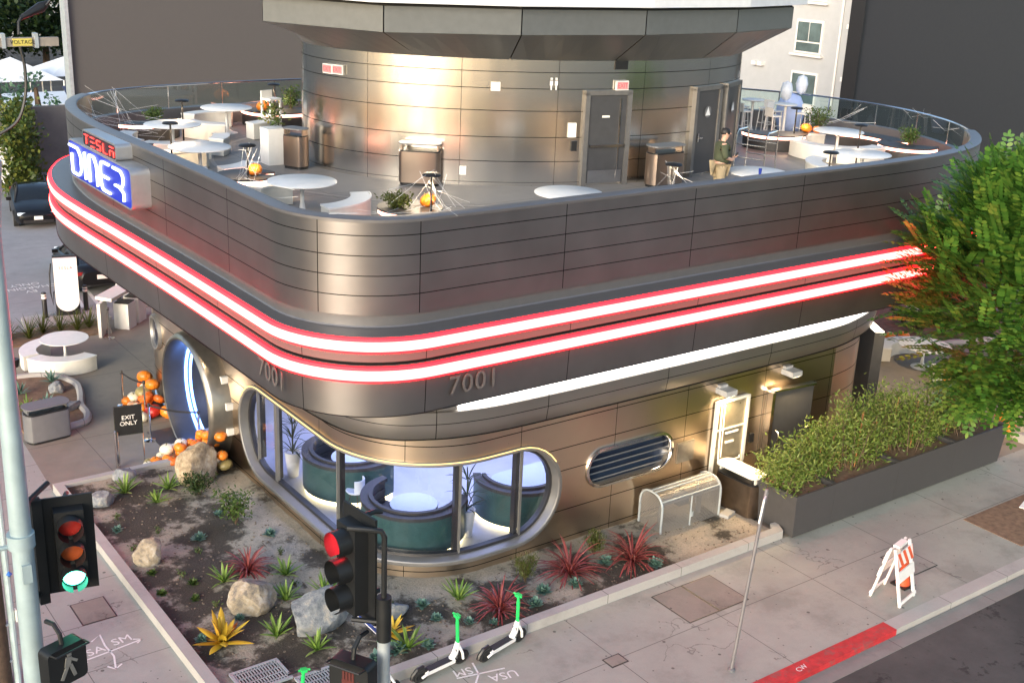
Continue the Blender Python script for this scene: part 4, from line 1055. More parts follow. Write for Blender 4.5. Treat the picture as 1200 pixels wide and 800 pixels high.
# the person on the deck, looking at a phone
def skin_mesh(name, vs, es, rs, mat, parent, sub=2):
    me = bpy.data.meshes.new(name); me.from_pydata(vs, es, [])
    o = bpy.data.objects.new('tmp_skin', me); COL.objects.link(o)
    md = o.modifiers.new('s', 'SKIN'); md.use_smooth_shade = True
    for i, r_ in enumerate(rs):
        d = me.skin_vertices[0].data[i]; d.radius = r_ if isinstance(r_, tuple) else (r_, r_); d.use_root = (i == 0)
    sb = o.modifiers.new('d', 'SUBSURF'); sb.levels = sub; sb.render_levels = sub
    dg = bpy.context.evaluated_depsgraph_get(); m2 = bpy.data.meshes.new_from_object(o.evaluated_get(dg))
    bpy.data.objects.remove(o); m2.name = name; m2.materials.clear(); m2.materials.append(mat)
    for q in m2.polygons: q.use_smooth = True
    ob = bpy.data.objects.new(name, m2); COL.objects.link(ob); ob.parent = parent; return ob
m_skin = M('skin', (0.50, 0.30, 0.22), 0.5, 0, 0.05); m_shirt = M('olive_shirt', (0.050, 0.060, 0.032), 0.8, 0, 0.12, 12); m_trous = M('khaki_trousers', (0.36, 0.28, 0.17), 0.8, 0, 0.08); m_hair = M('dark_hair', (0.012, 0.010, 0.010), 0.6)
pe = T('person', 'person in an olive shirt and khaki trousers looking at a phone', 'person', (19.86, 18.97, DZ), rad(-28))
# faces local +X ; body skin: head, neck, hands (one continuous figure)
vs = [(0, 0, .96), (0, 0, 1.15), (.01, 0, 1.34), (0.02, 0, 1.46), (.05, 0, 1.53), (.075, 0, 1.60), (.085, 0, 1.68),
      (0, .19, 1.40), (.02, .25, 1.14), (.24, .16, 1.04), (.30, .11, 1.06), (0, -.19, 1.40), (.02, -.25, 1.14), (.24, -.12, 1.06), (.31, -.05, 1.10),
      (0, .10, .92), (.02, .12, .50), (-.02, .13, .08), (.12, .14, .04), (0, -.10, .92), (.02, -.12, .50), (-.02, -.13, .08), (.12, -.14, .04)]
es = [(0, 1), (1, 2), (2, 3), (3, 4), (4, 5), (5, 6), (2, 7), (7, 8), (8, 9), (9, 10), (2, 11), (11, 12), (12, 13), (13, 14), (0, 15), (15, 16), (16, 17), (17, 18), (0, 19), (19, 20), (20, 21), (21, 22)]
rs = [.15, .15, .14, .07, .065, .10, .085, .075, .05, .038, .028, .075, .05, .038, .028, .10, .07, .045, .04, .10, .07, .045, .04]
skin_mesh('body', vs, es, rs, m_skin, pe)
vs2 = [(0, 0, .95), (.045, 0, 1.08), (.03, 0, 1.26), (0, 0, 1.40), (.01, 0, 1.47), (0, .20, 1.40), (.01, .27, 1.17), (.07, .25, 1.11), (0, -.20, 1.40), (.01, -.27, 1.17), (.07, -.24, 1.12)]
skin_mesh('shirt', vs2, [(0, 1), (1, 2), (2, 3), (3, 4), (3, 5), (5, 6), (6, 7), (3, 8), (8, 9), (9, 10)], [(.20, .185), (.235, .22), (.215, .20), (.16, .17), (.085, .085), .105, .085, .075, .105, .085, .075], m_shirt, pe)
vs3 = [(0, 0, .92), (0, .10, .86), (.02, .125, .5), (-.02, .13, .07), (0, -.10, .86), (.02, -.125, .5), (-.02, -.13, .07)]
skin_mesh('trousers', vs3, [(0, 1), (1, 2), (2, 3), (0, 4), (4, 5), (5, 6)], [.185, .135, .10, .075, .135, .10, .075], m_trous, pe)
B().lathe([(0.0, 1.775), (.07, 1.76), (.105, 1.70), (.108, 1.66), (.10, 1.63)], (.055, 0, 0), 16, 1.05, .95).build('hair', m_hair, pe, ang=80)
B().lathe([(.012, 0), (.02, .02), (0, .05)], (.18, 0, 1.62), 8).build('nose', m_skin, pe, ang=80)
for sy in (-1, 1): B().lathe([(0, -.035), (.015, -.02), (.02, .01), (0, .035)], (.06, sy * .10, 1.64), 8).build('ear', m_skin, pe, ang=80)
b = B()
for sg, c_ in ((1, (.30, .11, 1.06)), (-1, (.31, -.05, 1.10))):
    for k_ in range(4):
        p0 = Vector(c_) + Vector((.02, -.012 * sg + .012 * (k_ - 1.5), .015)); b.tube([p0, p0 + Vector((.045, -.01 * sg, .02)), p0 + Vector((.06, -.025 * sg, .045))], [.010, .009, .007], 6)
    p0 = Vector(c_) + Vector((0, -.03 * sg, .02)); b.tube([p0, p0 + Vector((.03, -.02 * sg, .04))], [.011, .008], 6)
b.build('fingers', m_skin, pe)
ph = tag(B().box((0, 0, 0), (.015, .075, .15), 0, (rad(35), 'Y')).build('phone', m_black, None, False), 'black phone held by the person on the deck', 'phone'); ph.location = (19.86 + .36 * math.cos(rad(-28)), 18.97 + .36 * math.sin(rad(-28)), DZ + 1.15); ph.rotation_euler = (0, 0, rad(-28))
cp = T('cup', 'blue cup on the round table beside the person', 'cup', (20.6, 18.4, DZ + .74)); B().lathe([(.03, 0), (.04, .14), (.036, .14), (.028, .01)], n=14).build('cup_body', M('blue_cup', (.01, .03, .25), .4), cp)

# cobwebs
m_web = M('cobweb_white', (0.80, 0.80, 0.80), 0.7, 0, 0.02)
def web(name, lab, anchors, hubs, n_, r=0.006, sag=0.15):
    b = B()
    for _ in range(n_):
        a, c = Vector(random.choice(anchors)), Vector(random.choice(hubs))
        a += Vector((random.gauss(0, .12), random.gauss(0, .12), random.gauss(0, .05))); c += Vector((random.gauss(0, .16), random.gauss(0, .16), random.gauss(0, .08)))
        mid = a.lerp(c, .5) + Vector((0, 0, -sag * random.random() * (a - c).length * .4)); rr = r * random.uniform(.4, 1.0) * .62; sag = .5
        b.tube([a, a.lerp(mid, .6), mid, mid.lerp(c, .5), c], [rr * 1.6, rr, rr * .7, rr, rr * 1.6], 4)
        if random.random() < .4:
            d = a.lerp(c, random.uniform(.3, .7)); b.tube([d, d + Vector((random.gauss(0, .35), random.gauss(0, .35), random.gauss(-.1, .2)))], rr * .7, 4)
    return tag(b.build(name, m_web), lab, 'cobweb')
fa = [tuple(PA.pt(PA.s_of(q), -.25, 7.92)) for q in ((8.4, 28.2), (8.45, 29.3), (8.65, 30.5), (9.0, 31.6), (9.6, 32.6), (10.6, 33.3))]
web('cobweb', 'big white cobweb stretched across the left end of the deck', fa, [(10.0, 30.2, 7.3), (11.0, 31.4, 7.2), (12.2, 32.2, 7.3), (10.2, 28.6, 7.5), (9.6, 29.6, 6.9), (11.5, 30.6, 7.4)], 22, .005)
web('cobweb', 'white cobweb hanging from the lamp beside the left parapet pumpkin', [(10.4, 23.75, 7.98)], [(10.25, 23.5, 7.3), (10.1, 23.8, 7.15), (10.45, 24.1, 7.5)], 9, .006, .05)
web('cobweb', 'white cobweb draped from the corner lamp to the parapet', [(12.35, 19.45, 7.97)], [(12.2, 19.5, 7.3), (12.5, 19.2, 7.25), (10.9, 18.6, 7.9), (11.6, 19.9, 7.3), (12.4, 19.4, 7.6)], 11, .006, .05)
web('cobweb', 'wisps of white cobweb along the rounded parapet corner', [(8.75, 20.3, 7.97), (9.2, 17.4, 7.98), (10.6, 16.75, 7.98)], [(9.4, 17.2, 7.99), (10.2, 16.8, 7.98), (8.8, 18.6, 7.98), (11.3, 16.75, 7.98)], 6, .005, .0)
web('cobweb', 'white cobweb hanging from the lamp in front of the restroom bin', [(17.75, 18.3, 7.95)], [(17.6, 18.2, 7.3), (17.8, 18.2, 7.1), (17.65, 18.3, 7.6)], 8, .006, .05)
web('cobweb', 'white cobweb over the shrub at the right rear of the deck', [(29.6, 24.4, 7.7), (30.6, 23.3, 7.9)], [(28.2, 23.8, 7.4), (29.2, 23.6, 7.3), (30.2, 22.4, 7.5), (28.8, 24.4, 7.2)], 9, .005)
web('cobweb', 'white cobweb at the right tip of the parapet', [(30.6, 21.0, 7.95), (30.9, 22.3, 7.92), (29.6, 19.4, 7.96)], [(30.2, 20.6, 7.9), (30.7, 21.8, 7.9), (29.9, 20.2, 7.7)], 6, .005)

# ------------------------------------------------------------------ plants
m_lg = leafmat('leaf_green', [(0.035, 0.07, 0.015), (0.07, 0.12, 0.025), (0.11, 0.16, 0.04)])
m_dk = leafmat('leaf_dark', [(0.018, 0.04, 0.010), (0.035, 0.065, 0.016), (0.06, 0.09, 0.025)])
m_moss = leafmat('leaf_moss', [(0.05, 0.07, 0.01), (0.09, 0.11, 0.02), (0.05, 0.055, 0.012)])
m_alo = leafmat('aloe_green', [(0.09, 0.17, 0.03), (0.17, 0.27, 0.05), (0.22, 0.28, 0.08)], .4, .1)
m_red = leafmat('cordyline_red', [(0.13, 0.022, 0.022), (0.23, 0.045, 0.045), (0.30, 0.09, 0.075)], .4, .1)
m_yel = leafmat('agave_yellow', [(0.42, 0.24, 0.02), (0.52, 0.38, 0.04), (0.45, 0.15, 0.03)], .4, .1)
m_suc = leafmat('succulent_blue', [(0.09, 0.17, 0.14), (0.15, 0.26, 0.21), (0.06, 0.13, 0.10)], .5, .05)
m_twig = M('twig_brown', (0.10, 0.065, 0.04), 0.8)
def rosette(kind, lab, c, mat, n_, L, wd, droop, tilt=(20, 75), grp=None, cat='plant', fold=.25, z=None, seg=5, jit=.25):
    z = soil_z(*c) if z is None else z
    t = T(kind, lab, cat, (c[0], c[1], z), random.random() * 6, grp)
    b = B()
    for k_ in range(n_):
        f = k_ / max(1, n_ - 1); a = k_ * 2.39996 + random.gauss(0, .15); el = rad(tilt[1] + (tilt[0] - tilt[1]) * f + random.gauss(0, 5))
        l_ = L * random.uniform(1 - jit, 1 + jit * .4)
        b.blade((.02 * math.cos(a), .02 * math.sin(a), .0), (math.cos(a) * math.cos(el), math.sin(a) * math.cos(el), math.sin(el)), l_, wd * random.uniform(.8, 1.2), droop * random.uniform(.6, 1.3), seg, fold)
    b.build('leaves', mat, t, True, 60)
    return t
for c, L, lab in (((8.45, 19.9), .62, 'pale red spiky cordyline beside the big boulder'), ((11.95, 16.05), .78, 'dark red spiky cordyline next to the standing scooter'), ((13.95, 16.4), .95, 'large red spiky cordyline right of the round window end'), ((15.45, 16.15), .95, 'large red spiky cordyline in front of the wire cage')):
    rosette('cordyline', lab, c, m_red, 75, L, .035, 1.5, (8, 80), 'red spiky cordylines in the bed', seg=6)
for c, L, lab in (((7.54, 24.6), .5, 'bright aloe beside the grey boulder by the plaza'), ((8.45, 24.3), .45, 'bright aloe in front of the tan boulder'), ((7.87, 19.75), .4, 'small aloe left of the pale red cordyline'), ((8.63, 18.55), .45, 'aloe between the two large boulders'), ((7.95, 17.5), .42, 'aloe below the two large boulders'), ((9.04, 19.4), .42, 'dense aloe behind the large grey boulder'), ((9.36, 18.35), .45, 'aloe behind the red signal head'), ((11.45, 16.75), .5, 'aloe under the rounded window sill'), ((8.36, 16.7), .38, 'thin straw tipped aloe below the large grey boulder'), ((7.99, 23.8), .36, 'dry tan tufted aloe near the tan boulder'), ((9.75, 15.85), .5, 'arching aloe behind the signal pole')):
    rosette('aloe', lab, c, m_alo, 18, L, .055, .5, (25, 80), 'bright green aloes in the bed')
rosette('agave', 'yellow and orange agave left of the drain grate', (7.03, 17.85), m_yel, 20, .62, .13, .3, (15, 80))
rosette('bromeliad', 'red and yellow bromeliad behind the signal pole', (9.74, 16.45), m_yel, 14, .42, .09, .3, (15, 70))
for i_, (c, L) in enumerate((((10.74, 16.95), .26), ((10.72, 16.4), .22), ((11.2, 16.0), .2), ((13.05, 16.1), .3), ((13.75, 15.95), .28), ((14.87, 16.35), .3), ((15.75, 15.75), .32), ((12.62, 15.8), .3), ((9.55, 15.9), .35), ((9.1, 15.8), .4), ((6.75, 18.15), .22), ((7.35, 20.05), .2), ((7.18, 19.5), .18), ((6.8, 20.8), .18), ((6.7, 20.0), .2), ((6.8, 22.9), .22), ((8.15, 21.75), .28), ((9.48, 21.1), .25), ((8.9, 22.5), .2), ((7.6, 18.4), .16), ((10.1, 15.7), .25), ((11.6, 15.75), .18))):
    rosette('succulent', 'blue green succulent clump low in the corner bed' , c, m_suc if i_ not in (11, 12, 13, 14) else m_lg, 34, L * .62, L * .30, .2, (12, 80), 'low succulents in the bed', fold=.1, seg=3)
def shrub(kind, lab, c, n_, rx, h, mat, lf=.07, z=None, grp=None, stems=7, wd=.45, cat='shrub', up=.6, bs=0.0):
    z = soil_z(*c) if z is None else z
    t = T(kind, lab, cat, (c[0], c[1], z), 0, grp); b = B(); s_ = B()
    tips = []
    for k_ in range(stems):
        a = random.random() * 6.28; r_ = rx * math.sqrt(random.random()); e = Vector((r_ * math.cos(a), r_ * math.sin(a), h * random.uniform(.65, 1.0)))
        o_ = Vector((random.uniform(-bs, bs), random.uniform(-bs, bs), 0))
        s_.tube([o_, (o_ + e) * .5 + Vector((0, 0, h * .12)), e], [.012, .008, .004], 5); tips.append((o_, e))
    for _ in range(n_):
        o_, e = random.choice(tips); f = random.uniform(.02 if bs else .15, 1.0) ** .7; p_ = o_.lerp(e, f) + Vector((random.gauss(0, rx * .25), random.gauss(0, rx * .25), random.gauss(0, h * .06)))
        if p_.z < .02: p_.z = .03
        b.leaf(p_, (random.gauss(0, 1), random.gauss(0, 1), random.gauss(up, .6)), lf * random.uniform(.7, 1.3), lf * wd)
    s_.build('stems', m_twig, t); b.build('foliage', mat, t, False)
    return t
shrub('bush', 'leafy green bush near the pale left window edge', (9.05, 21.9), 900, .38, .85, m_lg, .085)
shrub('bush', 'dark green bush in front of the tan boulder', (8.95, 23.65), 900, .42, .6, m_dk, .08)
shrub('grass_tussock', 'rounded mossy tussock under the window right end', (12.97, 16.6), 900, .26, .55, m_moss, .10, wd=.14, stems=20, up=2)
shrub('grass_tussock', 'rounded mossy tussock between the two large red cordylines', (14.9, 16.75), 700, .24, .5, m_moss, .10, wd=.14, stems=20, up=2)
for i_, c in enumerate(((7.25, 20.35), (6.95, 23.4), (7.5, 22.4), (7.9, 21.2), (9.3, 20.2), (9.0, 18.9), (10.2, 17.3), (7.4, 19.0), (9.2, 17.9), (6.8, 21.9))):
    shrub('ground_herb', 'tiny green herb dotted over the dark bed soil', c, 60, .1, .14, m_lg, .05, grp='tiny herbs in the bed', stems=4, cat='plant')
for i_, (x, y) in enumerate(((7.5, 36.5), (8.0, 36.6), (8.6, 36.5), (9.1, 36.8), (9.6, 36.7), (10.1, 36.6), (10.5, 36.7))):
    rosette('grass_tuft', 'green grass tuft in the strip behind the left plaza table', (x, y), m_moss, 60, .75, .022, .7, (30, 88), 'grass tufts along the parking strip', z=.05, seg=4)
for i_, (x, y) in enumerate(((7.1, 31.8), (7.5, 30.6), (8.1, 32.3))): rosette('succulent', 'grey green agave in the kerbed island behind the black bin', (x, y), m_suc, 22, .38, .06, .2, (15, 80), 'agaves in the island', z=.12, seg=3)
rosette('aloe', 'yellow green aloe beside the spot lamp in the kerbed island', (7.0, 30.6), m_alo, 20, .45, .05, .5, (25, 80), z=.1)
# shrubs on the deck
for c, lab, r_, h in (((15.9, 33.0), 'round green shrub at the back of the deck behind the rear table', .45, .75), ((12.0, 20.1), 'low mossy shrub in the rounded corner planter', .45, .32), ((29.2, 23.9), 'cobwebbed green shrub at the right rear of the deck', .5, .7), ((29.6, 20.9), 'green shrub in the planter at the right end of the deck', .35, .5), ((11.3, 31.9), 'small green shrub behind the cobweb', .3, .45)):
    shrub('deck_shrub', lab, c, 700, r_ * .8, h, m_lg if c[0] != 12.0 else m_moss, .08, z=DZ + .40, stems=14)

# ------------------------------------------------------------------ boulders
def boulder(c, d, seed, mat, lab, rz=0.0, z=None):
    rnd = random.Random(seed); bm = bmesh.new(); bmesh.ops.create_icosphere(bm, subdivisions=4, radius=1)
    pl = []
    for _ in range(11):
        nv = Vector((rnd.gauss(0, 1), rnd.gauss(0, 1), rnd.gauss(.3, .8))).normalized(); pl.append((nv, rnd.uniform(.62, .9)))
    for v_ in bm.verts:
        p_ = v_.co.copy()
        for nv, dd in pl:
            e = p_.dot(nv) - dd
            if e > 0: p_ -= nv * e * .93
        p_ *= 1 + .10 * noise.noise(p_ * 2.2 + Vector((seed, 0, 0))) + .045 * noise.noise(p_ * 7 + Vector((0, seed, 0))) + .02 * noise.noise(p_ * 18)
        v_.co = Vector((p_.x * d[0] / 2, p_.y * d[1] / 2, p_.z * d[2] / 2))
    me = bpy.data.meshes.new('boulder'); bm.to_mesh(me); bm.free(); me.materials.append(mat)
    for q in me.polygons: q.use_smooth = True
    me.set_sharp_from_angle(angle=rad(28))
    o = bpy.data.objects.new('boulder', me); COL.objects.link(o); o.location = (c[0], c[1], (soil_z(*c) if z is None else z) + d[2] * .28); o.rotation_euler = (0, 0, rz)
    return tag(o, lab, 'boulder')
def rock(nm, a, b_, c_):
    mt, n, p = newmat(nm); v = coords(n); f = noise_(n, v, 2.2, 8, .65); g_ = noise_(n, v, 9, 8, .7)
    k_ = ramp(n, math_(n, 'MULTIPLY_ADD', g_, .5, math_(n, 'MULTIPLY', f, .5)), [(.36, a), (.5, b_), (.62, c_)]); n.links.new(k_, p.inputs['Base Color']); p.inputs['Roughness'].default_value = .9; bump(n, p, g_, .8, .04); return mt
m_rg = rock('grey_rock', (.10, .115, .13), (.20, .215, .23), (.33, .31, .27)); m_rt = rock('tan_rock', (.20, .145, .09), (.38, .29, .19), (.5, .42, .31)); m_rm = rock('mixed_rock', (.12, .115, .11), (.33, .27, .19), (.42, .38, .32))
boulder((9.2, 24.45), (1.1, .85, 1.25), 3, m_rt, 'large jagged tan boulder beside the pumpkin heap', .4)
boulder((6.95, 24.3), (.6, .42, .45), 5, m_rg, 'small grey boulder by the plaza corner of the bed')
boulder((7.75, 25.2), (.55, .42, .45), 8, m_rg, 'dark grey boulder under the exit only stand')
boulder((6.9, 21.3), (.68, .55, .72), 11, m_rm, 'pale blocky boulder near the bed kerb wall')
boulder((7.95, 18.6), (.95, .8, .82), 14, m_rm, 'buff and grey boulder left of the largest boulder')
boulder((8.72, 17.45), (1.2, .9, 1.0), 21, m_rg, 'largest blue grey boulder left of the red signal')
boulder((10.0, 17.0), (.85, .5, .35), 25, m_rg, 'flat grey boulder behind the signal pole')
boulder((9.3, 17.6), (.6, .4, .3), 27, m_rg, 'low flat stone beside the largest boulder')

# ------------------------------------------------------------------ pumpkins
def pumpkin_proto(col, squash, seed):
    mt = M('pumpkin_skin_' + str(seed), col, .38, 0, .18, 5)
    t = T('pumpkin', 'pumpkin', 'pumpkin', (0, 0, 0)); b = B(); n1, n2 = 30, 12
    for i in range(n2 + 1):
        ph_ = -math.pi / 2 + math.pi * i / n2
        for j in range(n1):
            a = 2 * math.pi * j / n1; rib = 1 - .075 * (abs(math.cos(a * 5)) ** .5 < .55) * 1.0 - .05 * (1 - abs(math.sin(a * 5)))
            r_ = math.cos(ph_) ** .85 * rib if abs(ph_) < 1.5707 else 0; z = math.sin(ph_) * squash * (1 - .0) - .10 * squash * math.exp(-(r_ / .25) ** 2) * (1 if ph_ > 0 else -1)
            b.vert((r_, r_ * 0, z) if False else (r_ * math.cos(a), r_ * math.sin(a), z + squash))
    for i in range(n2):
        for j in range(n1): b.f.append((i * n1 + j, i * n1 + (j + 1) % n1, (i + 1) * n1 + (j + 1) % n1, (i + 1) * n1 + j))
    b.build('pumpkin_body', mt, t, True, 80)
    B().tube([(0, 0, 2 * squash * .86), (.02, .03, 2 * squash * 1.02), (.10, .08, 2 * squash * 1.12)], [.13, .08, .06], 7).build('stem', M('pumpkin_stem', (.16, .15, .07), .8), t)
    return t
PK = {'orange': pumpkin_proto((.72, .20, .015), .78, 1), 'deep orange': pumpkin_proto((.60, .12, .012), .66, 2), 'white': pumpkin_proto((.74, .66, .50), .70, 3), 'peach': pumpkin_proto((.66, .36, .20), .58, 4), 'red': pumpkin_proto((.42, .02, .012), .7, 5), 'mottled green': pumpkin_proto((.30, .24, .09), .62, 6)}
used = set()
def pump(kind, c, r_, lab, grp, z=0.0):
    rt = (random.gauss(0, .25), random.gauss(0, .25), random.random() * 6)
    if kind not in used:
        used.add(kind); o = PK[kind]; o.location = (c[0], c[1], z); o.rotation_euler = rt; o.scale = (r_,) * 3; o['label'] = lab
        if grp: o['group'] = grp
        return o
    return dup(PK[kind], (c[0], c[1], z), 0, lab, grp, r_, rt)
def heap(spots, where, grp):
    for kind, x, y, z, r_ in spots: pump(kind, (x, y), r_, '%s pumpkin in the heap %s' % (kind, where), grp, z)
K = list('oodwpo')
rnd = random.Random(4)
def kind_(): return rnd.choices(('orange', 'deep orange', 'white', 'peach', 'mottled green', 'red'), (46, 18, 20, 8, 6, 2))[0]
sp1 = [('white', 9.05, 28.9, 0, .19), ('white', 9.3, 28.6, 0, .2), ('red', 9.75, 28.75, 0, .24), ('orange', 9.95, 28.55, .0, .22)]
for k_ in range(13):
    x = 9.4 + rnd.random() * .6; y = 28.9 + rnd.random() * 1.6; sp1.append((kind_(), x, y, max(0, .5 * (x - 9.4)), rnd.uniform(.125, .185)))
sp1 += [('orange', 10.0, 29.6, .42, .2), ('orange', 10.0, 30.3, .40, .22), ('mottled green', 9.8, 29.7, .26, .22), ('deep orange', 9.8, 29.2, .26, .22)]
heap(sp1, 'on the far side of the entrance portal', 'pumpkins heaped beyond the portal')
sp2 = []
for x, y, z in ((8.58, 25.62, 0), (8.72, 25.85, 0), (8.94, 25.78, 0), (9.2, 25.98, 0), (8.96, 26.12, 0), (9.5, 26.2, 0), (9.72, 26.25, 0), (9.75, 25.78, .05), (9.45, 25.75, 0), (9.85, 25.57, .36), (9.85, 25.15, .30), (9.86, 24.95, .58), (9.88, 24.7, .80), (9.84, 24.5, .45), (9.9, 24.62, .22), (9.25, 25.75, .26), (9.2, 26.25, .05), (9.84, 25.33, .05), (9.86, 25.9, .36), (9.85, 25.35, .62), (9.6, 25.9, .28), (9.5, 25.5, .22), (9.66, 25.2, .1), (9.6, 24.95, .3), (9.7, 24.8, .1), (9.4, 25.95, .3), (9.05, 25.95, .2), (9.86, 24.42, .2), (8.45, 25.75, 0), (8.6, 25.95, 0), (9.1, 25.6, 0), (9.3, 25.55, 0), (9.6, 25.55, .02), (9.15, 26.2, 0), (9.4, 26.3, 0), (9.75, 26.0, .2), (9.8, 25.0, .05), (9.75, 25.4, .2), (9.35, 25.9, .14), (9.7, 25.6, .36), (9.88, 25.75, .52), (9.6, 25.2, .05)):
    sp2.append((kind_(), x + rnd.gauss(0, .02), y + rnd.gauss(0, .02), z, rnd.uniform(.125, .185)))
heap(sp2, 'between the portal and the tan boulder', 'pumpkins heaped before the portal')
for c, z, r_, lab in (((32.5, 22.6), .18, .2, 'orange pumpkin on the far kerb of the right plaza, left one'), ((32.95, 22.35), .18, .2, 'orange pumpkin on the far kerb of the right plaza, right one'), ((29.4, 16.4), .1, .24, 'orange pumpkin on the stones past the long planter'), ((29.05, 15.95), .05, .22, 'lower orange pumpkin by the end of the long planter'), ((29.9, 18.4), .4, .26, 'orange pumpkin behind the leaves past the long planter')):
    pump('orange', c, r_, lab, 'single pumpkins outside', z)
for c, r_, lab in (((10.72, 24.1), .17, 'orange pumpkin in the planter beside the left parapet lamp'), ((12.6, 19.85), .17, 'orange pumpkin beside the corner lamp on the deck'), ((14.9, 32.7), .2, 'orange pumpkin on the rear planter near the drum'), ((28.1, 23.5), .17, 'orange pumpkin on the planter beside the bar tables'), ((28.35, 23.3), .13, 'small orange pumpkin beside the larger one near the bar tables')):
    pump('orange', c, r_, lab, 'pumpkins on the deck', DZ + .48)

# ------------------------------------------------------------------ plaza objects on the left
t = T('plaza_table', 'round white pedestal table on the left plaza', 'table', (8.98, 34.0, 0))
B().lathe([(0, .715), (.6, .715), (.68, .735), (.68, .75), (0, .758)], n=48).build('table_top', m_white, t, ang=50)
B().lathe([(.3, 0), (.3, .015), (.07, .12), (.042, .3), (.042, .65), (.09, .715)], n=20).build('pedestal', m_white, t, ang=60)
bench((8.95, 34.0), 200, 300, 'curved white bench in front of the left plaza table', .78, 1.22, 0, 'plaza benches')
bench((8.95, 34.0), 105, 190, 'curved white bench on the street side of the left plaza table', .78, 1.22, 0, 'plaza benches')
m_ks = M('kiosk_white', (.70, .66, .60), .5, 0, .04)
t = T('service_counter', 'white angular service counter at the back of the left plaza', 'counter', (11.4, 37.0, 0))
def ks(b, nm): return b.build(nm, m_ks, t, False, 30, True)
ks(B().box((10.72, 35.95, .55), (.10, .7, 1.1), rad(-35)), 'side_panel')
b = B(); pl = [(10.6, 36.2), (10.95, 35.7), (13.3, 37.9), (12.95, 38.4)]; b.prism(pl, 1.10, 1.20); ks(b, 'counter_top')
ks(B().prism([(12.6, 38.0), (13.25, 38.25), (13.2, 39.6), (12.5, 39.4)], 0, 1.75), 'end_screen')
def wbin(c, rz, lab):
    o = T('white_bin', lab, 'bin', (c[0], c[1], 0), rz, 'white bins under the counter'); B().box((0, 0, .42), (.5, .5, .84)).build('bin_body', m_white, o, False); B().box((0, 0, .855), (.46, .46, .03)).build('opening', m_black, o, False)
wbin((11.55, 36.35), rad(44), 'white square bin under the counter, nearer the table'); wbin((12.05, 36.85), rad(44), 'white square bin under the counter, nearer the building')
bin_((7.0, 28.75), 0, rad(6), 1.12, .55, .95, 'wide grey three hole litter bin beside the kerbed island', 3, m_gray)
# kerbed island
isl = catmull([(6.55, 29.05), (7.9, 29.1), (8.25, 29.6), (8.3, 30.3), (8.55, 31.2), (8.65, 31.9), (8.45, 32.6), (8.1, 33.0), (7.5, 33.2), (6.55, 33.3)], 5)
S(B().prism(isl, 0, .07).build('island_soil', m_soilpit, smooth=False))
tag(B().tube([(x, y, .07) for x, y in isl], .10, 6).build('island_kerb', m_curb), 'curved concrete kerb round the small planted island', 'kerb')
boulder((7.9, 30.2), (.9, .5, .3), 31, m_rg, 'flat pale slab stone in the kerbed island', .5, .05)
boulder((8.05, 31.6), (.5, .45, .4), 33, m_rg, 'dark stone among agaves in the kerbed island', .1, .07)
t = T('garden_spotlight', 'black garden spotlight on a short stake in the kerbed island', 'lamp', (7.1, 32.0, .07))
B().cyl((0, 0, 0), (0, 0, .75), .02).build('stake', m_black, t); B().lathe([(.0, -.12), (.1, -.1), (.14, .1), (.12, .12), (0, .1)], (0, 0, .88), 14).build('lamp_head', m_black, t)
def stanchion(c, lab):
    o = T('stanchion', lab, 'stanchion', (c[0], c[1], 0), 0, 'chrome queue posts by the entrance')
    B().lathe([(.16, 0), (.16, .015), (.05, .035), (.03, .05)], n=24).build('base', m_chrome, o); B().cyl((0, 0, .03), (0, 0, .98), .028).build('post', m_chrome, o)
    B().lathe([(.036, .92), (.036, 1.0), (.03, 1.01), (0, 1.01)], n=16).build('belt_cassette', m_black, o); return o
m_belt = M('black_belt', (.012, .012, .014), .6)
def belt(a, b_, par):
    b = B(); k_ = 8; ids = []
    for i in range(k_ + 1):
        f = i / k_; x, y = a[0] + (b_[0] - a[0]) * f, a[1] + (b_[1] - a[1]) * f; sg_ = -.06 * math.sin(math.pi * f)
        ids.append((b.vert((x, y, .93 + sg_)), b.vert((x, y, .98 + sg_))))
    for p_, q_ in zip(ids, ids[1:]): b.f.append((p_[0], q_[0], q_[1], p_[1]))
    b.build('belt', m_belt, par, world=True)
s_a = stanchion((9.3, 29.92), 'chrome queue post nearest the far pumpkin heap'); s_b = stanchion((9.55, 28.9), 'chrome queue post just behind the exit only board')
s_c = stanchion((9.12, 27.35), 'chrome queue post in the middle, with a belt to the portal'); s_d = stanchion((10.0, 26.3), 'chrome queue post next to the portal and pumpkins')
belt((9.3, 29.92), (9.55, 28.9), s_a); belt((9.12, 27.35), (10.0, 26.3), s_c); stanchion((10.75, 35.5), 'chrome queue post in front of the white counter')
sp_e = T('exit_only_sign', 'black exit only sign board on a chrome floor stand', 'sign', (8.2, 26.1, 0), rad(-10))
B().cyl((-.3, 0, 0), (-.3, 0, .95), .055).build('thick_post', m_chrome, sp_e)
B().tube([(-.3, .05, 1.5), (.32, .05, 1.5), (.32, .05, .03), (.32, -.22, .03), (-.3, -.22, .03)], .014, 6).build('stand_frame', m_chrome, sp_e)
B().box((0, .02, 1.2), (.62, .035, .72)).build('board', m_black, sp_e, False)
B().box((0, .02, 1.2), (.65, .028, .75)).build('board_edge', m_chrome, sp_e, False)
text_obj('lettering', 'EXIT\nONLY', .15, m_white, sp_e, (0, -.003, 1.2), (rad(90), 0, 0), .001)
for c in ((9.35, 25.35), (8.6, 25.5)):
    pass
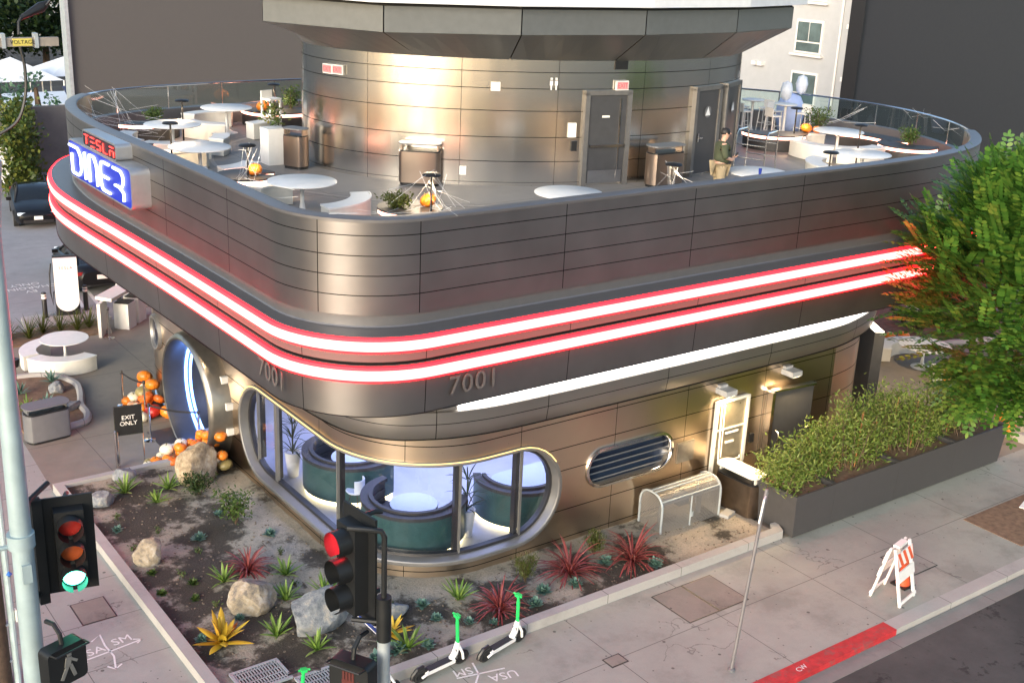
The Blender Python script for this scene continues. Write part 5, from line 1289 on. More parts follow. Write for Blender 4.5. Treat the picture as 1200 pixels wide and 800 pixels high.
# ------------------------------------------------------------------ chargers, bollards, cars
m_cw = M('charger_white', (.80, .80, .80), .3, 0, .02); m_cred = M('red_print', (.65, .05, .06), .5)
def charger(c, rz, lab, txt=True):
    o = T('charging_post', lab, 'charger', (c[0], c[1], .09), rz, 'white car charging posts')
    b = B(); pl = [(-.36, 1.95)] + [(.36 * math.cos(rad(180 + 15 * k_)), .52 + .36 * math.sin(rad(180 + 15 * k_))) for k_ in range(13)] + [(.36, 1.95)]
    for y in (-.09, .02):
        for x, z in pl: b.v.append((x, y, z))
    n_ = len(pl)
    for i in range(n_): b.f.append((i, n_ + i, n_ + (i + 1) % n_, (i + 1) % n_))
    b.f.append(tuple(range(n_))); b.f.append(tuple(reversed(range(n_, 2 * n_)))); b.build('front_panel', m_cw, o, True, 30)
    B().box((0, .10, 1.0), (.74, .16, 2.0)).build('back_panel', m_black, o, False)
    B().tube([(-.42, .1, 1.75), (-.48, .12, 1.4), (-.5, .1, .8), (-.44, .1, .35), (-.40, .1, .8)], .022, 8).build('cable', m_black, o)
    if txt: text_obj('lettering', 'TESLA', .13, m_cred, o, (0, -.094, 1.62), (rad(90), 0, 0), .001, spacing=1.3)
    return o
charger((10.28, 38.1), rad(-14), 'white charging post with red lettering between two bollards'); charger((13.6, 58.6), rad(-14), 'white charging post with red lettering behind the far black car')
def bollard(c, lab):
    o = T('bollard', lab, 'bollard', (c[0], c[1], .0), 0, 'black bollards with white bands'); B().lathe([(.16, 0), (.16, .08), (.08, .10), (.075, .9), (.06, .93), (0, .93)], n=18).build('post', m_black, o); B().lathe([(.078, .72), (.079, .72), (.079, .80), (.078, .80)], n=18).build('white_band', m_white, o)
    B().lathe([(.078, .83), (.079, .83), (.079, .87), (.078, .87)], n=18).build('white_band', m_white, o)
bollard((9.58, 38.25), 'black bollard left of the near charging post'); bollard((10.95, 38.45), 'black bollard right of the near charging post'); bollard((12.1, 38.6), 'black bollard behind the parked car by the counter')
m_carp, n, p = newmat('black_car_paint'); p.inputs['Base Color'].default_value = (.006, .006, .007, 1); p.inputs['Roughness'].default_value = .3; p.inputs['Coat Weight'].default_value = .15; p.inputs['Specular IOR Level'].default_value = .3; p.inputs['Coat Roughness'].default_value = .04
m_carg, n, p = newmat('car_glass'); p.inputs['Base Color'].default_value = (.012, .015, .018, 1); p.inputs['Roughness'].default_value = .08; p.inputs['Specular IOR Level'].default_value = .5
m_tyre = M('tyre', (.018, .018, .018), .85); m_rim = M('wheel_rim', (.18, .18, .19), .35, .8)
def car(c, rz, lab):
    """local: nose towards -Y, 4.7 long, 1.85 wide"""
    o = T('parked_car', lab, 'car', (c[0], c[1], -.02), rz)
    # side profile stations: y, z_low, z_sill(belt), half width low, half width belt
    st_ = [(-2.34, .42, .58, .55, .52), (-2.28, .30, .66, .74, .70), (-2.05, .24, .76, .88, .82), (-1.5, .22, .88, .925, .86), (-.9, .2, .96, .93, .87), (-.2, .2, .98, .93, .88), (.6, .2, 1.0, .93, .88), (1.3, .22, 1.04, .93, .87), (1.9, .26, 1.05, .89, .80), (2.2, .34, 1.0, .80, .70), (2.34, .45, .88, .66, .6)]
    b = B(); rows = []
    for y, zl, zb, wl, wb_ in st_:
        prof = [(-wl * .9, zl), (-wl, zl + .12), (-wl * 1.0, (zl + zb) / 2 + .03), (-wb_, zb - .04), (-wb_ * .8, zb + .015), (0, zb + .045), (wb_ * .8, zb + .015), (wb_, zb - .04), (wl, (zl + zb) / 2 + .03), (wl, zl + .12), (wl * .9, zl)]
        rows.append([b.vert((x, y, z)) for x, z in prof])
    for r0, r1 in zip(rows, rows[1:]):
        for j in range(len(r0) - 1): b.f.append((r0[j], r1[j], r1[j + 1], r0[j + 1]))
        b.f.append((r0[-1], r1[-1], r1[0], r0[0]))
    b.f.append(tuple(rows[0])); b.f.append(tuple(reversed(rows[-1]))); b.build('body', m_carp, o, True, 35)
    gs = [(-1.05, .93, .78, .0), (-.45, .96, .74, .33), (.1, .98, .70, .47), (.7, 1.0, .68, .44), (1.3, 1.02, .68, .26), (1.85, 1.05, .66, .0)]
    b = B(); rows = []
    for y, z, wd_, h in gs: rows.append([b.vert((-wd_ - .06, y, z)), b.vert((-wd_ + .10 * (h > 0) - .0, y, z + h * .92)), b.vert((0, y, z + h + .02)), b.vert((wd_ - .10 * (h > 0), y, z + h * .92)), b.vert((wd_ + .06, y, z))])
    for r0, r1 in zip(rows, rows[1:]):
        for j in range(4): b.f.append((r0[j], r1[j], r1[j + 1], r0[j + 1]))
    b.build('glasshouse', m_carg, o, True, 50)
    b = B()
    for sx in (-1, 1): b.tube([(sx * .80, -1.02, .95), (sx * .655, -.45, 1.27), (sx * .61, .1, 1.42), (sx * .60, .7, 1.42), (sx * .62, 1.3, 1.27), (sx * .72, 1.85, 1.06)], .03, 6)
    b.build('roof_rails', m_carp, o)
    for sx in (-1, 1):
        for y in (-1.45, 1.42):
            wh = B().tube([(sx * .74, y, .34), (sx * .94, y, .34)], .34, 24).build('wheel', m_tyre, o, ang=40); B().tube([(sx * .93, y, .34), (sx * .95, y, .34)], .24, 20).build('rim', m_rim, wh, ang=40)
        hl = B().box((sx * .62, -2.2, .66), (.34, .12, .10), sx * -.35).build('headlight', EM('headlight_glass', (.8, .85, .9), .55) if sx < 0 else bpy.data.materials['headlight_glass'], o, False)
        B().box((sx * .66, 2.24, .86), (.34, .10, .10), sx * .3).build('tail_light', M('tail_red', (.35, .01, .012), .3), o, False)
        B().box((sx * 1.02, -.62, 1.0), (.2, .1, .13)).build('wing_mirror', m_carp, o, False)
    B().box((0, -2.36, .50), (.34, .02, .15)).build('number_plate', m_white, o, False); B().box((0, 2.36, .72), (.34, .02, .15)).build('number_plate', m_white, o, False)
    B().box((0, -2.30, .34), (1.2, .06, .12)).build('lower_grille', m_black, o, False)
    return o
car((13.15, 52.7), rad(-11), 'black saloon car facing the camera in front of the grey yard wall'); car((12.25, 42.3), rad(174), 'black saloon car parked by the charging post, seen from behind')
# ------------------------------------------------------------------ front: cage, bin, planter, plates
m_mesh, n, p = newmat('wire_mesh'); v = coords(n); sp = n.nodes.new('ShaderNodeSeparateXYZ'); n.links.new(v, sp.inputs[0])
f = None
for k_ in range(3):
    c_ = math_(n, 'COMPARE', math_(n, 'FRACT', math_(n, 'MULTIPLY', sp.outputs[k_], 28.0)), .5, .13); f = c_ if f is None else math_(n, 'MAXIMUM', f, c_)
p.inputs['Base Color'].default_value = (.42, .41, .40, 1); p.inputs['Metallic'].default_value = .6; p.inputs['Roughness'].default_value = .5
tr = n.nodes.new('ShaderNodeBsdfTransparent'); mx = n.nodes.new('ShaderNodeMixShader'); n.links.new(math_(n, 'MULTIPLY', f, .75), mx.inputs[0]); n.links.new(tr.outputs[0], mx.inputs[1]); n.links.new(p.outputs[0], mx.inputs[2]); n.links.new(mx.outputs[0], n.nodes['Material Output'].inputs[0])
cg = T('wire_cage', 'rounded tubular cage with wire mesh sides against the steel wall', 'cage', (17.65, 17.05, 0))
CH = .98
for sx, nm in ((-.9, 'end'), (.9, 'end')):
    B().tube([(sx, -.36, .0)] + [(sx, -.06 * math.cos(math.pi * k_ / 14) / abs(math.cos(math.pi * k_ / 14) or 1) * (1 if k_ != 7 else 0) - .30 * math.cos(math.pi * k_ / 14), CH - .30 + .30 * math.sin(math.pi * k_ / 14)) for k_ in range(15)] + [(sx, .36, 0)], .028, 8).build('end_hoop', m_galv, cg)
    B().box((sx, 0, CH / 2), (.012, .66, CH - .1)).build('mesh_panel', m_mesh, cg, False)
b = B()
for y, z in ((-.36, .05), (-.32, CH - .14), (-.06, CH), (.06, CH), (.36, .05)): b.cyl((-.9, y, z), (.9, y, z), .02)
b.cyl((0, -.35, 0), (0, -.35, CH - .18), .022); b.build('rails', m_galv, cg)
B().box((0, -.35, CH / 2 - .06), (1.76, .012, CH - .2)).build('mesh_panel', m_mesh, cg, False); b = B(); pr_ = None
for k_ in range(15):
    y = (-.06 if k_ < 7 else .06 if k_ > 7 else 0) - .30 * math.cos(math.pi * k_ / 14); z = CH - .30 + .30 * math.sin(math.pi * k_ / 14); c_ = (b.vert((-.88, y, z)), b.vert((.88, y, z)))
    if pr_: b.f.append((pr_[0], pr_[1], c_[1], c_[0]))
    pr_ = c_
b.build('mesh_panel', m_mesh, cg)
B().box((.03, -.37, .36), (.05, .04, .12)).build('latch', m_galv, cg, False)
t = T('meter_pipework', 'grey valve pipework inside the wire cage', 'pipes', (17.65, 17.05, .1))
B().tube([(-.6, 0, 0), (-.6, 0, .4), (-.5, 0, .5), (.5, 0, .5), (.6, 0, .4), (.6, 0, 0)], .06, 10).box((0, 0, .5), (.3, .22, .26)).build('pipe', m_gray, t)
bin_((19.2, 16.72), 0, rad(93), 1.2, .52, 1.10, 'wide bronze litter bin with a cream oval lid beside the wire cage', 0, M('bin_dark_bronze', (.16, .12, .09), .35, .9))
for o in bpy.data.objects:
    if o.name.startswith('lid') and o.parent and o.parent.get('label', '').startswith('wide bronze'): o.data.materials[0] = m_cream
tag(B().box((18.7, 16.55, .09), (.35, .22, .18), .3).build('concrete_block', m_curb, smooth=False), 'loose concrete block beside the wire cage', 'block')
pl_ = T('long_planter', 'long dark grey tapered planter along the right pavement', 'planter', (23.3, 15.85, 0))
m_pl = M('planter_grey', (.070, .068, .070), .5, .25, .08)
def frustum(x0, x1, y0, y1, z0, z1, dx0, dx1, dy, th=.05):
    b = B(); lo = [(x0 + dx0, y0 + dy), (x1 - dx1, y0 + dy), (x1 - dx1, y1 - dy), (x0 + dx0, y1 - dy)]; hi = [(x0, y0), (x1, y0), (x1, y1), (x0, y1)]; inn = [(x0 + th, y0 + th), (x1 - th, y0 + th), (x1 - th, y1 - th), (x0 + th, y1 - th)]
    for q, z in ((lo, z0), (hi, z1), (inn, z1), (inn, z1 - .12)):
        for x, y in q: b.v.append((x, y, z))
    for r_ in range(3):
        for j in range(4): b.f.append((4 * r_ + j, 4 * r_ + (j + 1) % 4, 4 * r_ + 4 + (j + 1) % 4, 4 * r_ + 4 + j))
    return b
xs_ = [19.15, 20.5, 22.8, 25.05, 27.25]
for x0, x1 in zip(xs_, xs_[1:]):
    frustum(x0 + .003, x1 - .003, 15.02, 16.35, .05, 1.08, .10 if x0 < 19.5 else 0, .10 if x1 > 27 else 0, .06).build('planter_module', m_pl, pl_, False, world=True)
    B().box(((x0 + x1) / 2, 15.70, .95), (x1 - x0 - .12, 1.1, .02)).build('planter_soil', m_soilpit, pl_, False, world=True)
    b = B()
    for fx in (.2, .8): b.box((x0 + (x1 - x0) * fx, 15.3, .03), (.14, .1, .06))
    b.build('feet', m_black, pl_, False, world=True)
m_bam = leafmat('bamboo_leaf', [(0.07, 0.13, 0.02), (0.15, 0.23, 0.04), (0.25, 0.30, 0.08), (0.10, 0.18, 0.03)], .5, .35)
m_stake = M('stake_wood', (.35, .16, .06), .7)
for k_ in range(11):
    x = 19.6 + k_ * .71 + random.gauss(0, .06); y = 15.75 + random.gauss(0, .12); h = random.choice((0.95, 1.1, 1.3, 1.5, 1.7))
    t = shrub('potted_shrub', 'feathery green shrub in the long grey planter', (x, y), 2300, .58, h, m_bam, .12, z=.96, grp='feathery shrubs along the planter', stems=26, wd=.28, bs=.38)
    B().cyl((.1, -.1, 0), (.13 + random.gauss(0, .04), -.12, h * .82), .018, .018, 6).build('stake', m_stake, t)
# stones and kerb past the planter
boulder((29.3, 15.75), (1.0, .7, .6), 41, m_rm, 'pale boulder past the right end of the long planter', .3, 0); boulder((30.6, 16.6), (1.2, .8, .7), 43, m_rt, 'tan flat boulder behind the pumpkins past the planter', .8, 0)
tag(B().box((30.9, 15.32, .12), (3.6, .2, .24)).box((29.0, 15.85, .12), (.2, .9, .24)).build('bed_kerb', m_curb, smooth=False), 'concrete kerb of the next bed beyond the long planter', 'kerb')
# pavement covers
def cover(x0, x1, y0, y1, lab, mat, split=False, z=.004, h=.006):
    o = T('utility_cover', lab, 'cover', ((x0 + x1) / 2, (y0 + y1) / 2, 0))
    w_, d_ = (x1 - x0), (y1 - y0)
    B().box((0, 0, .003), (w_, d_, .005)).build('cover_frame', m_black, o, False)
    for k_ in range(2 if split else 1):
        ww = w_ / (2 if split else 1) - .05; B().box((-w_ / 2 + ww / 2 + .025 + k_ * (ww + .05), 0, .006), (ww, d_ - .05, .007)).build('plate', mat, o, False)
m_plt = concrete('cover_plate', (.20, .18, .155), (.31, .28, .24), stain=(.09, .08, .07), stain_amt=.6)
cover(14.9, 16.55, 13.82, 14.95, 'double rusty concrete utility cover in the pavement', m_plt, True); cover(20.3, 21.1, 12.6, 13.5, 'square utility cover behind the striped barricade', m_walk); cover(5.13, 5.78, 19.85, 20.68, 'rounded utility cover on the left pavement', m_plt)
cover(12.65, 13.05, 13.5, 13.8, 'small patched cover on the pavement joint', m_plt)
for c, a, lab in (((7.15, 16.45), .0, 'steel drain grate in the lower corner of the bed'), ((8.05, 15.75), .0, 'steel drain grate behind the nearest scooter handlebar')):
    o = T('drain_grate', lab, 'grate', (c[0], c[1], .13), a); B().box((0, 0, 0), (.85, .65, .03)).build('grate_pit', m_black, o, False); B().box((0, -.31, .025), (.9, .05, .04)).box((0, .31, .025), (.9, .05, .04)).box((-.43, 0, .025), (.05, .6, .04)).box((.43, 0, .025), (.05, .6, .04)).build('grate_frame', m_galv, o, False)
    b = B()
    for k_ in range(15): b.box((-.38 + k_ * .054, 0, .03), (.018, .58, .02))
    for k_ in range(4): b.box((0, -.22 + k_ * .15, .03), (.8, .015, .02))
    b.build('grate_bars', m_galv, o, False)
# spray paint
m_spray = M('white_spray', (.66, .66, .66), .8, 0, .12, 25)
def stroke(pts, wd=.035, z=.003):
    b = B(); k_ = len(pts); ids = []
    for i in range(k_):
        d = Vector(pts[min(i + 1, k_ - 1)]) - Vector(pts[max(0, i - 1)]); d.normalize(); q_ = Vector((-d.y, d.x)) * wd / 2
        ids.append((b.vert((pts[i][0] + q_.x, pts[i][1] + q_.y, z)), b.vert((pts[i][0] - q_.x, pts[i][1] - q_.y, z))))
    for p_, r_ in zip(ids, ids[1:]): b.f.append((p_[0], p_[1], r_[1], r_[0]))
    return b
g1 = T('spray_marking', 'white sprayed arrow and letters USA and SM on the left pavement', 'marking', (5.3, 18.8, 0))
b = stroke([(4.72, 18.72), (5.3, 18.78), (5.9, 18.86)]); 
for pts in (((4.84, 18.80), (4.72, 18.72), (4.86, 18.66)), ((5.1, 19.25), (5.3, 19.4), (5.27, 19.0), (5.3, 18.6), (5.2, 18.2)), ((5.1, 18.35), (5.2, 18.2), (5.34, 18.3)), ((5.76, 18.94), (5.9, 18.86), (5.78, 18.78))):
    q_ = stroke(pts); o_ = len(b.v); b.v += q_.v; b.f += [tuple(i + o_ for i in f_) for f_ in q_.f]
b.build('arrow', m_spray, g1, False, world=True)
text_obj('lettering', 'USA', .30, m_spray, g1, (-.33, .12, .003), (0, 0, .08), .0005); text_obj('lettering', 'SM', .30, m_spray, g1, (.28, .22, .003), (0, 0, .08), .0005)
g2 = T('spray_marking', 'white sprayed letters and arrows on the pavement between the scooters', 'marking', (10.6, 14.6, 0))
b = stroke([(10.1, 14.75), (11.0, 14.55)]); q_ = stroke([(10.6, 15.0), (10.5, 14.65), (10.2, 14.35)]); o_ = len(b.v); b.v += q_.v; b.f += [tuple(i + o_ for i in f_) for f_ in q_.f]; b.build('arrow', m_spray, g2, False, world=True)
text_obj('lettering', 'SM', .3, m_spray, g2, (-.3, .26, .003), (0, 0, math.pi - .2), .0005); text_obj('lettering', 'USA', .3, m_spray, g2, (.25, -.22, .003), (0, 0, math.pi - .2), .0005)
g3 = T('kerb_marking', 'white letters painted on the red kerb', 'marking', (15.6, 11.5, 0)); text_obj('lettering', 'CW', .16, m_spray, g3, (0, .12, .009), (0, 0, .1), .0005)
# leaning sign post
sp_ = T('sign_post', 'thin leaning steel sign post with its sign seen edge on', 'sign post', (14.45, 12.28, 0))
top = Vector((.45, .07, 3.5))
b = B().tube([(0, 0, 0), top], .032, 8); b.build('post', M('dull_post', (.19, .18, .185), .55, .4), sp_); B().lathe([(.07, 0), (.07, .03), (.04, .05)], n=12).build('foot', m_gray, sp_)
B().box(tuple(top * .90), (.03, .32, .48), rad(-58), (rad(5), 'Y')).build('sign_plate', m_white, sp_, False)
# barricade and cone
m_or = M('barricade_orange', (.70, .10, .03), .5)
bc_ = T('barricade', 'white folding A frame barricade with orange stripes on the pavement', 'barricade', (19.2, 12.35, 0), rad(12), None, 1.12)
def aframe(sy, full):
    for sx in (-1, 1): B().box((sx * .29, sy * .16, .53), (.06, .04, 1.1), 0, (rad(sy * 13), 'X')).build('leg', m_white, bc_, False)
    def rail(z, h, nm, mat=m_white):
        y = sy * (.16 + (.53 - z) * math.tan(rad(13))) + sy * .03; return B().box((0, y, z), (.64, .025, h), 0, (rad(sy * 13), 'X')).build(nm, mat, bc_, False)
    rail(.08, .06, 'bottom_rail'); r_ = rail(.86, .26, 'striped_board'); rail(.55, .2, 'lower_board')
    b = B()
    for k_ in range(-1, 4):
        pts = []
        for x, z in ((-.3 + k_ * .2, .99), (-.2 + k_ * .2, .99), (-.08 + k_ * .2, .73), (-.18 + k_ * .2, .73)):
            x = max(-.315, min(.315, x)); y = sy * (.16 + (.53 - z) * math.tan(rad(13))) + sy * .046; pts.append(b.vert((x, y, z)))
        b.f.append(tuple(pts) if sy > 0 else tuple(reversed(pts)))
    b.build('stripes', m_or, bc_, False)
aframe(-1, True); aframe(1, True); B().box((0, 0, 1.06), (.34, .12, .05)).build('carry_handle', m_white, bc_, False); B().box((0, -.17, .55), (.3, .012, .13), 0, (rad(-13), 'X')).build('notice', m_gray, bc_, False)
co = T('traffic_cone', 'orange traffic cone with white collar tucked inside the barricade', 'cone', (19.75, 12.5, 0))
B().box((0, 0, .02), (.36, .36, .04)).build('base', m_black, co, False); B().lathe([(.15, .04), (.03, .75), (0, .75)], n=20).build('cone_body', m_or, co); B().lathe([(.104, .3), (.066, .52)], n=20).build('collar', m_white, co)
# loose grit and bark chips on the bed soil
b = B(); rr = random.Random(9)
for _ in range(1300):
    if rr.random() < .6: x, y = rr.uniform(6.55, 10.0), rr.uniform(15.6, 25.4)
    else: x, y = rr.uniform(10, 18.8), rr.uniform(15.55, 17.2)
    s_ = rr.uniform(.006, .022); z = soil_z(x, y) + s_ * .3; a = rr.random() * 6
    b.box((x, y, z), (s_ * 2, s_ * 1.3, s_), a)
o = b.build('bed_grit', M('grit', (.16, .125, .09), .9, 0, .6, 30), None, False); o['kind'] = 'stuff'
# ------------------------------------------------------------------ scooters
m_lime = M('lime_green', (.02, .55, .12), .4, 0, .05); m_sw = M('scooter_white', (.78, .79, .78), .35, 0, .03)
def scooter():
    o = T('kick_scooter', 'x', 'scooter', (0, 0, 0), 0, 'shared kick scooters on the pavement')
    for x, nm in ((0, 'wheel'), (.92, 'wheel')):
        wh = B().tube([(x + .13 * math.cos(a * math.pi / 12), 0, .14 + .10 * math.sin(a * math.pi / 12)) for a in range(24)], .042, 8, True).build('wheel', m_tyre, o); B().tube([(x, -.03, .14), (x, .03, .14)], .085, 16).build('hub', m_black, wh)
    B().box((.42, 0, .17), (.62, .15, .07)).build('deck', m_sw, o, False); B().box((.40, 0, .21), (.52, .13, .012)).build('grip_mat', m_black, o, False)
    B().tube([(.05, 0, .30), (-.08, 0, .29), (-.17, 0, .2), (-.18, 0, .12)], .045, 8).build('rear_mudguard', m_black, o)
    B().tube([(.10, .07, .17), (-.02, .075, .14)], .025, 6).tube([(.10, .07, .17), (.10, -.07, .17)], .025, 6).tube([(.10, -.07, .17), (-.02, -.075, .14)], .025, 6).build('rear_fork', m_sw, o)
    B().tube([(.68, 0, .18), (.76, 0, .30), (.80, 0, .52)], [.055, .06, .045], 10).tube([(.80, 0, .52), (.89, .06, .28), (.92, .06, .14)], .026, 6).tube([(.80, 0, .50), (.89, -.06, .28), (.92, -.06, .14)], .026, 6).build('neck', m_sw, o)
    B().tube([(.80, 0, .50), (.735, 0, .98)], .034, 10).build('stem_sleeve', m_lime, o); B().tube([(.735, 0, .98), (.72, 0, 1.1)], .03, 10).box((.715, 0, 1.12), (.09, .10, .05)).build('head', m_lime, o)
    B().tube([(.70, -.10, 1.13), (.715, 0, 1.13), (.70, .10, 1.13)], .02, 8).build('handlebar', m_lime, o)
    for sy in (-1, 1): B().tube([(.70, sy * .10, 1.13), (.66, sy * .27, 1.12)], .018, 8).build('grip', m_black, o); 
    B().tube([(.74, .1, 1.10), (.78, .24, 1.08)], .007, 5).tube([(.74, -.1, 1.10), (.78, -.24, 1.08)], .007, 5).build('brake_lever', m_black, o)
    B().tube([(.25, .08, .16), (.18, .2, .01)], .012, 6).build('kickstand', m_black, o); B().box((.76, .0, .3), (.02, .10, .22), 0, (rad(-12), 'Y')).build('label_plate', m_gray, o, False)
    return o
s0 = scooter(); s0.location = (9.5, 15.02, 0); s0.rotation_euler = (rad(6), 0, rad(6)); s0['label'] = 'white and green kick scooter nearest the signal pole on the pavement'
dup(s0, (10.82, 14.92, 0), 0, 'white and green kick scooter beside the dark red cordyline', rot=(rad(6), 0, rad(12)))
dup(s0, (7.03, 14.26, 0), 0, 'kick scooter showing only its green handlebar at the bottom edge', rot=(rad(3), 0, rad(78)))
dup(s0, (8.05, 14.62, 0), 0, 'kick scooter mostly hidden behind the signal pole', rot=(rad(-4), 0, rad(20)))
# ------------------------------------------------------------------ street poles and signals
m_vis = M('signal_black', (.010, .011, .012), .5, .1)
def lens(o, x, y, z, axis, mat, r_=.14):
    pass
def signal(loc, rz, lab, lit, scale=1.0):
    """faces local -Y"""
    o = T('traffic_signal', lab, 'traffic light', loc, rz, None, scale)
    B().box((0, .13, 0), (.62, .03, 1.36)).build('backplate', m_vis, o, False); B().box((0, .04, 0), (.36, .22, 1.10)).build('housing', m_vis, o, False)
    for k_, nm in enumerate(('red', 'amber', 'green')):
        z = .355 - .355 * k_
        b = B(); rr = .155
        rows = []
        for y_, cut in ((-.05, 0), (-.26, 0)):
            rows.append([b.vert((rr * math.cos(rad(-80 + 340 * j / 24)), y_, z + rr * math.sin(rad(-80 + 340 * j / 24)))) for j in range(25)])
        for j in range(24): b.f.append((rows[0][j], rows[0][j + 1], rows[1][j + 1], rows[1][j]))
        vs_ = b.build('visor', m_vis, o, True, 50)
        mt = {'red': M('red_lens_off', (.30, .02, .015), .25), 'amber': M('amber_lens_off', (.34, .07, .02), .25), 'green': M('green_lens_off', (.02, .05, .04), .25)}[nm]
        if lit == 'red' and nm != 'red': mt = m_vis
        if lit == nm: mt = m_red_em if nm == 'red' else m_green_em
        l_ = B().lathe([(0, .03), (.08, .022), (.14, 0)], n=24).build('lens', mt, o, True, 80); l_.matrix_local = Matrix.Translation((0, -.085, z)) @ Matrix.Rotation(rad(90), 4, 'X')
    B().tube([(0, .16, .60), (0, .34, .60), (0.02, .42, .58)], .03, 8).tube([(0, .16, -.45), (0, .40, -.45)], .03, 8).build('bracket', m_vis, o)
    return o
def ped(loc, rz, lab, col, scale=1.0):
    o = T('pedestrian_signal', lab, 'traffic light', loc, rz, None, scale)
    b = B(); pl = rrect(-.23, .23, -.23, .23, .06)
    n_ = len(pl)
    for y_ in (-.09, .09):
        for x, z in pl: b.v.append((x, y_, z))
    for i in range(n_): b.f.append((i, n_ + i, n_ + (i + 1) % n_, (i + 1) % n_))
    b.f.append(tuple(reversed(range(n_)))); b.f.append(tuple(range(n_, 2 * n_))); b.build('housing', m_vis, o, True, 30)
    B().tube([(-.2, -.10, .22), (-.2, -.2, .23), (.2, -.2, .23), (.2, -.10, .22)], .012, 6).build('visor_rim', m_vis, o)
    mf = M('ped_figure_' + col, (.16, .16, .15) if col == 'white' else (.07, .012, .010), .6)
    b = B()
    if col == 'white':
        b.box((.02, -.095, .13), (.05, .008, .05)).box((0, -.095, .04), (.07, .008, .12), 0, (.2, 'Y')).box((-.05, -.095, -.08), (.04, .008, .16), 0, (.5, 'Y')).box((.05, -.095, -.08), (.04, .008, .16), 0, (-.3, 'Y')).box((.07, -.095, .04), (.03, .008, .1), 0, (-.9, 'Y'))
    else:
        b.box((0, -.095, -.04), (.15, .008, .14))
        for k_ in range(4): b.box((-.055 + .037 * k_, -.095, .09), (.026, .008, .12))
        b.box((.10, -.095, 0), (.03, .008, .1), 0, (.6, 'Y'))
    b.build('figure', mf, o, False)
    B().tube([(.0, .0, .22), (.0, .02, .34), (0, .12, .42), (0, .26, .40)], .026, 8).build('bracket', m_vis, o)
    return o
mp = M('pole_teal_grey', (.33, .42, .44), .5, .25, .1, 4)
lp = T('street_light_pole', 'tall pale blue grey steel pole at the left edge', 'pole', (2.60, 12.25, 0))
B().tube([(0, 0, 0), (0, 0, 4), (0.02, 0, 9.5), (.1, 0, 10.2)], [.14, .125, .095, .09], 20).build('shaft', mp, lp, ang=50)
B().tube([(-.3, .0, 6.02), (-.05, 0, 6.0)], .03, 8).build('clamp', mp, lp); B().box((0, -.13, 5.7), (.10, .03, .22)).build('hand_plate', mp, lp)
B().lathe([(.14, 0), (.145, 0), (.145, .16), (.14, .16)], (0, 0, 5.98), 20).build('band', mp, lp)
signal((3.16, 12.42, 5.72), rad(-12), 'black traffic light showing green on the left pole', 'green', .88)
br = tag(B().tube([(2.66, 12.3, 6.25), (2.78, 12.5, 6.38), (3.05, 12.75, 6.42)], .03, 8).tube([(2.68, 12.3, 5.2), (2.78, 12.5, 5.2), (3.0, 12.75, 5.2)], .03, 8).box((2.85, 12.55, 5.7), (.11, .11, 1.3)).build('signal_bracket', m_vis), 'black side bracket carrying the green traffic light', 'bracket')
ped((2.75, 11.55, 4.86), rad(18), 'black walk signal box low on the left pole', 'white', 1.0)
# near signal pole
KX = .6545
px_, py_ = 5.85, 10.03
rp = T('signal_pole', 'galvanised signal post with a black top carrying the red light', 'pole', (px_, py_, 0))
B().tube([(0, 0, 0), (0, 0, 4.9)], .072, 18).build('shaft', m_galv, rp); B().tube([(0, 0, 4.9), (0, 0, 5.45)], .085, 18).build('cap_collar', m_vis, rp)
B().tube([(0, 0, 5.45), (0, 0, 6.2), (-.03, .02, 6.27), (-.12, .06, 6.29), (-.34, .22, 6.30)], .032, 10).build('mast_pipe', m_vis, rp)
B().tube([(0, 0, 5.12), (-.3, .2, 5.16)], .03, 8).build('lower_arm', m_vis, rp)
sgr = signal((px_ - .22, py_ + .36, 5.72), rad(-84), 'black traffic light showing red on the near post', 'red', .98)
ped((px_ - .40, py_ - .02, 4.55), rad(-62), 'walk signal box with a dim red hand on the near post', 'red', 1.1)
st_s = T('street_name_sign', 'blue street name blade on the near signal post behind the red light', 'sign', (px_, py_, 5.0), 0)
m_blue = M('street_sign_blue', (.015, .035, .20), .4)
bl = B().box((0, .55, 0), (.02, 1.0, .24)).build('blade', m_blue, st_s, False); bl2 = B().box((0, .55, .105), (.024, 1.0, .012)).box((0, .55, -.105), (.024, 1.0, .012)).build('blade_border', m_white, st_s, False)
text_obj('lettering', 'SANTA MONICA BL', .125, m_white, st_s, (-.013, .54, 0), rot_from((0, -1, 0), (0, 0, 1)), .001, xs=.78)
# utility pole, conduit, crossarm and cables
m_wood = M('pole_wood', (.075, .048, .032), .9, 0, .3, 9, .6)
up = T('utility_pole', 'dark wooden utility pole at the far left edge', 'pole', (3.42, 18.72, 0))
B().tube([(0, 0, 0), (0, 0, 13.5)], [.19, .15], 16).build('trunk', m_wood, up)
b = B().tube([(.26, -.06, 0), (.26, -.06, 4.5), (.24, -.05, 9.0)], .06, 10); b.build('conduit', M('conduit_pale', (.46, .56, .56), .5, .1), up)
b = B()
for z in (.5, 1.2, 2.6, 4.0): b.box((.13, -.03, z), (.32, .14, .035))
b.build('conduit_straps', m_galv, up, False); B().box((.33, -.1, 1.35), (.02, .1, .22)).build('white_tag', m_white, up, False); B().lathe([(0, -.06), (.05, 0), (0, .06)], (.29, -.12, 2.15), 10).build('blue_tag', M('blue_tag', (.03, .15, .5), .5), up)
B().box((.55, -1.0, 10.78), (1.95, .09, .12)).build('crossarm', M('crossarm_wood', (.25, .22, .19), .8, 0, .15, 8), up, False)
B().box((1.03, -1.05, 10.78), (.26, .012, .10)).build('warning_plate', M('plate_yellow', (.55, .46, .10), .5), up, False)
text_obj('lettering', 'VOLTAGE', .075, m_black, up, (1.03, -1.058, 10.78), (rad(90), 0, 0), .001)
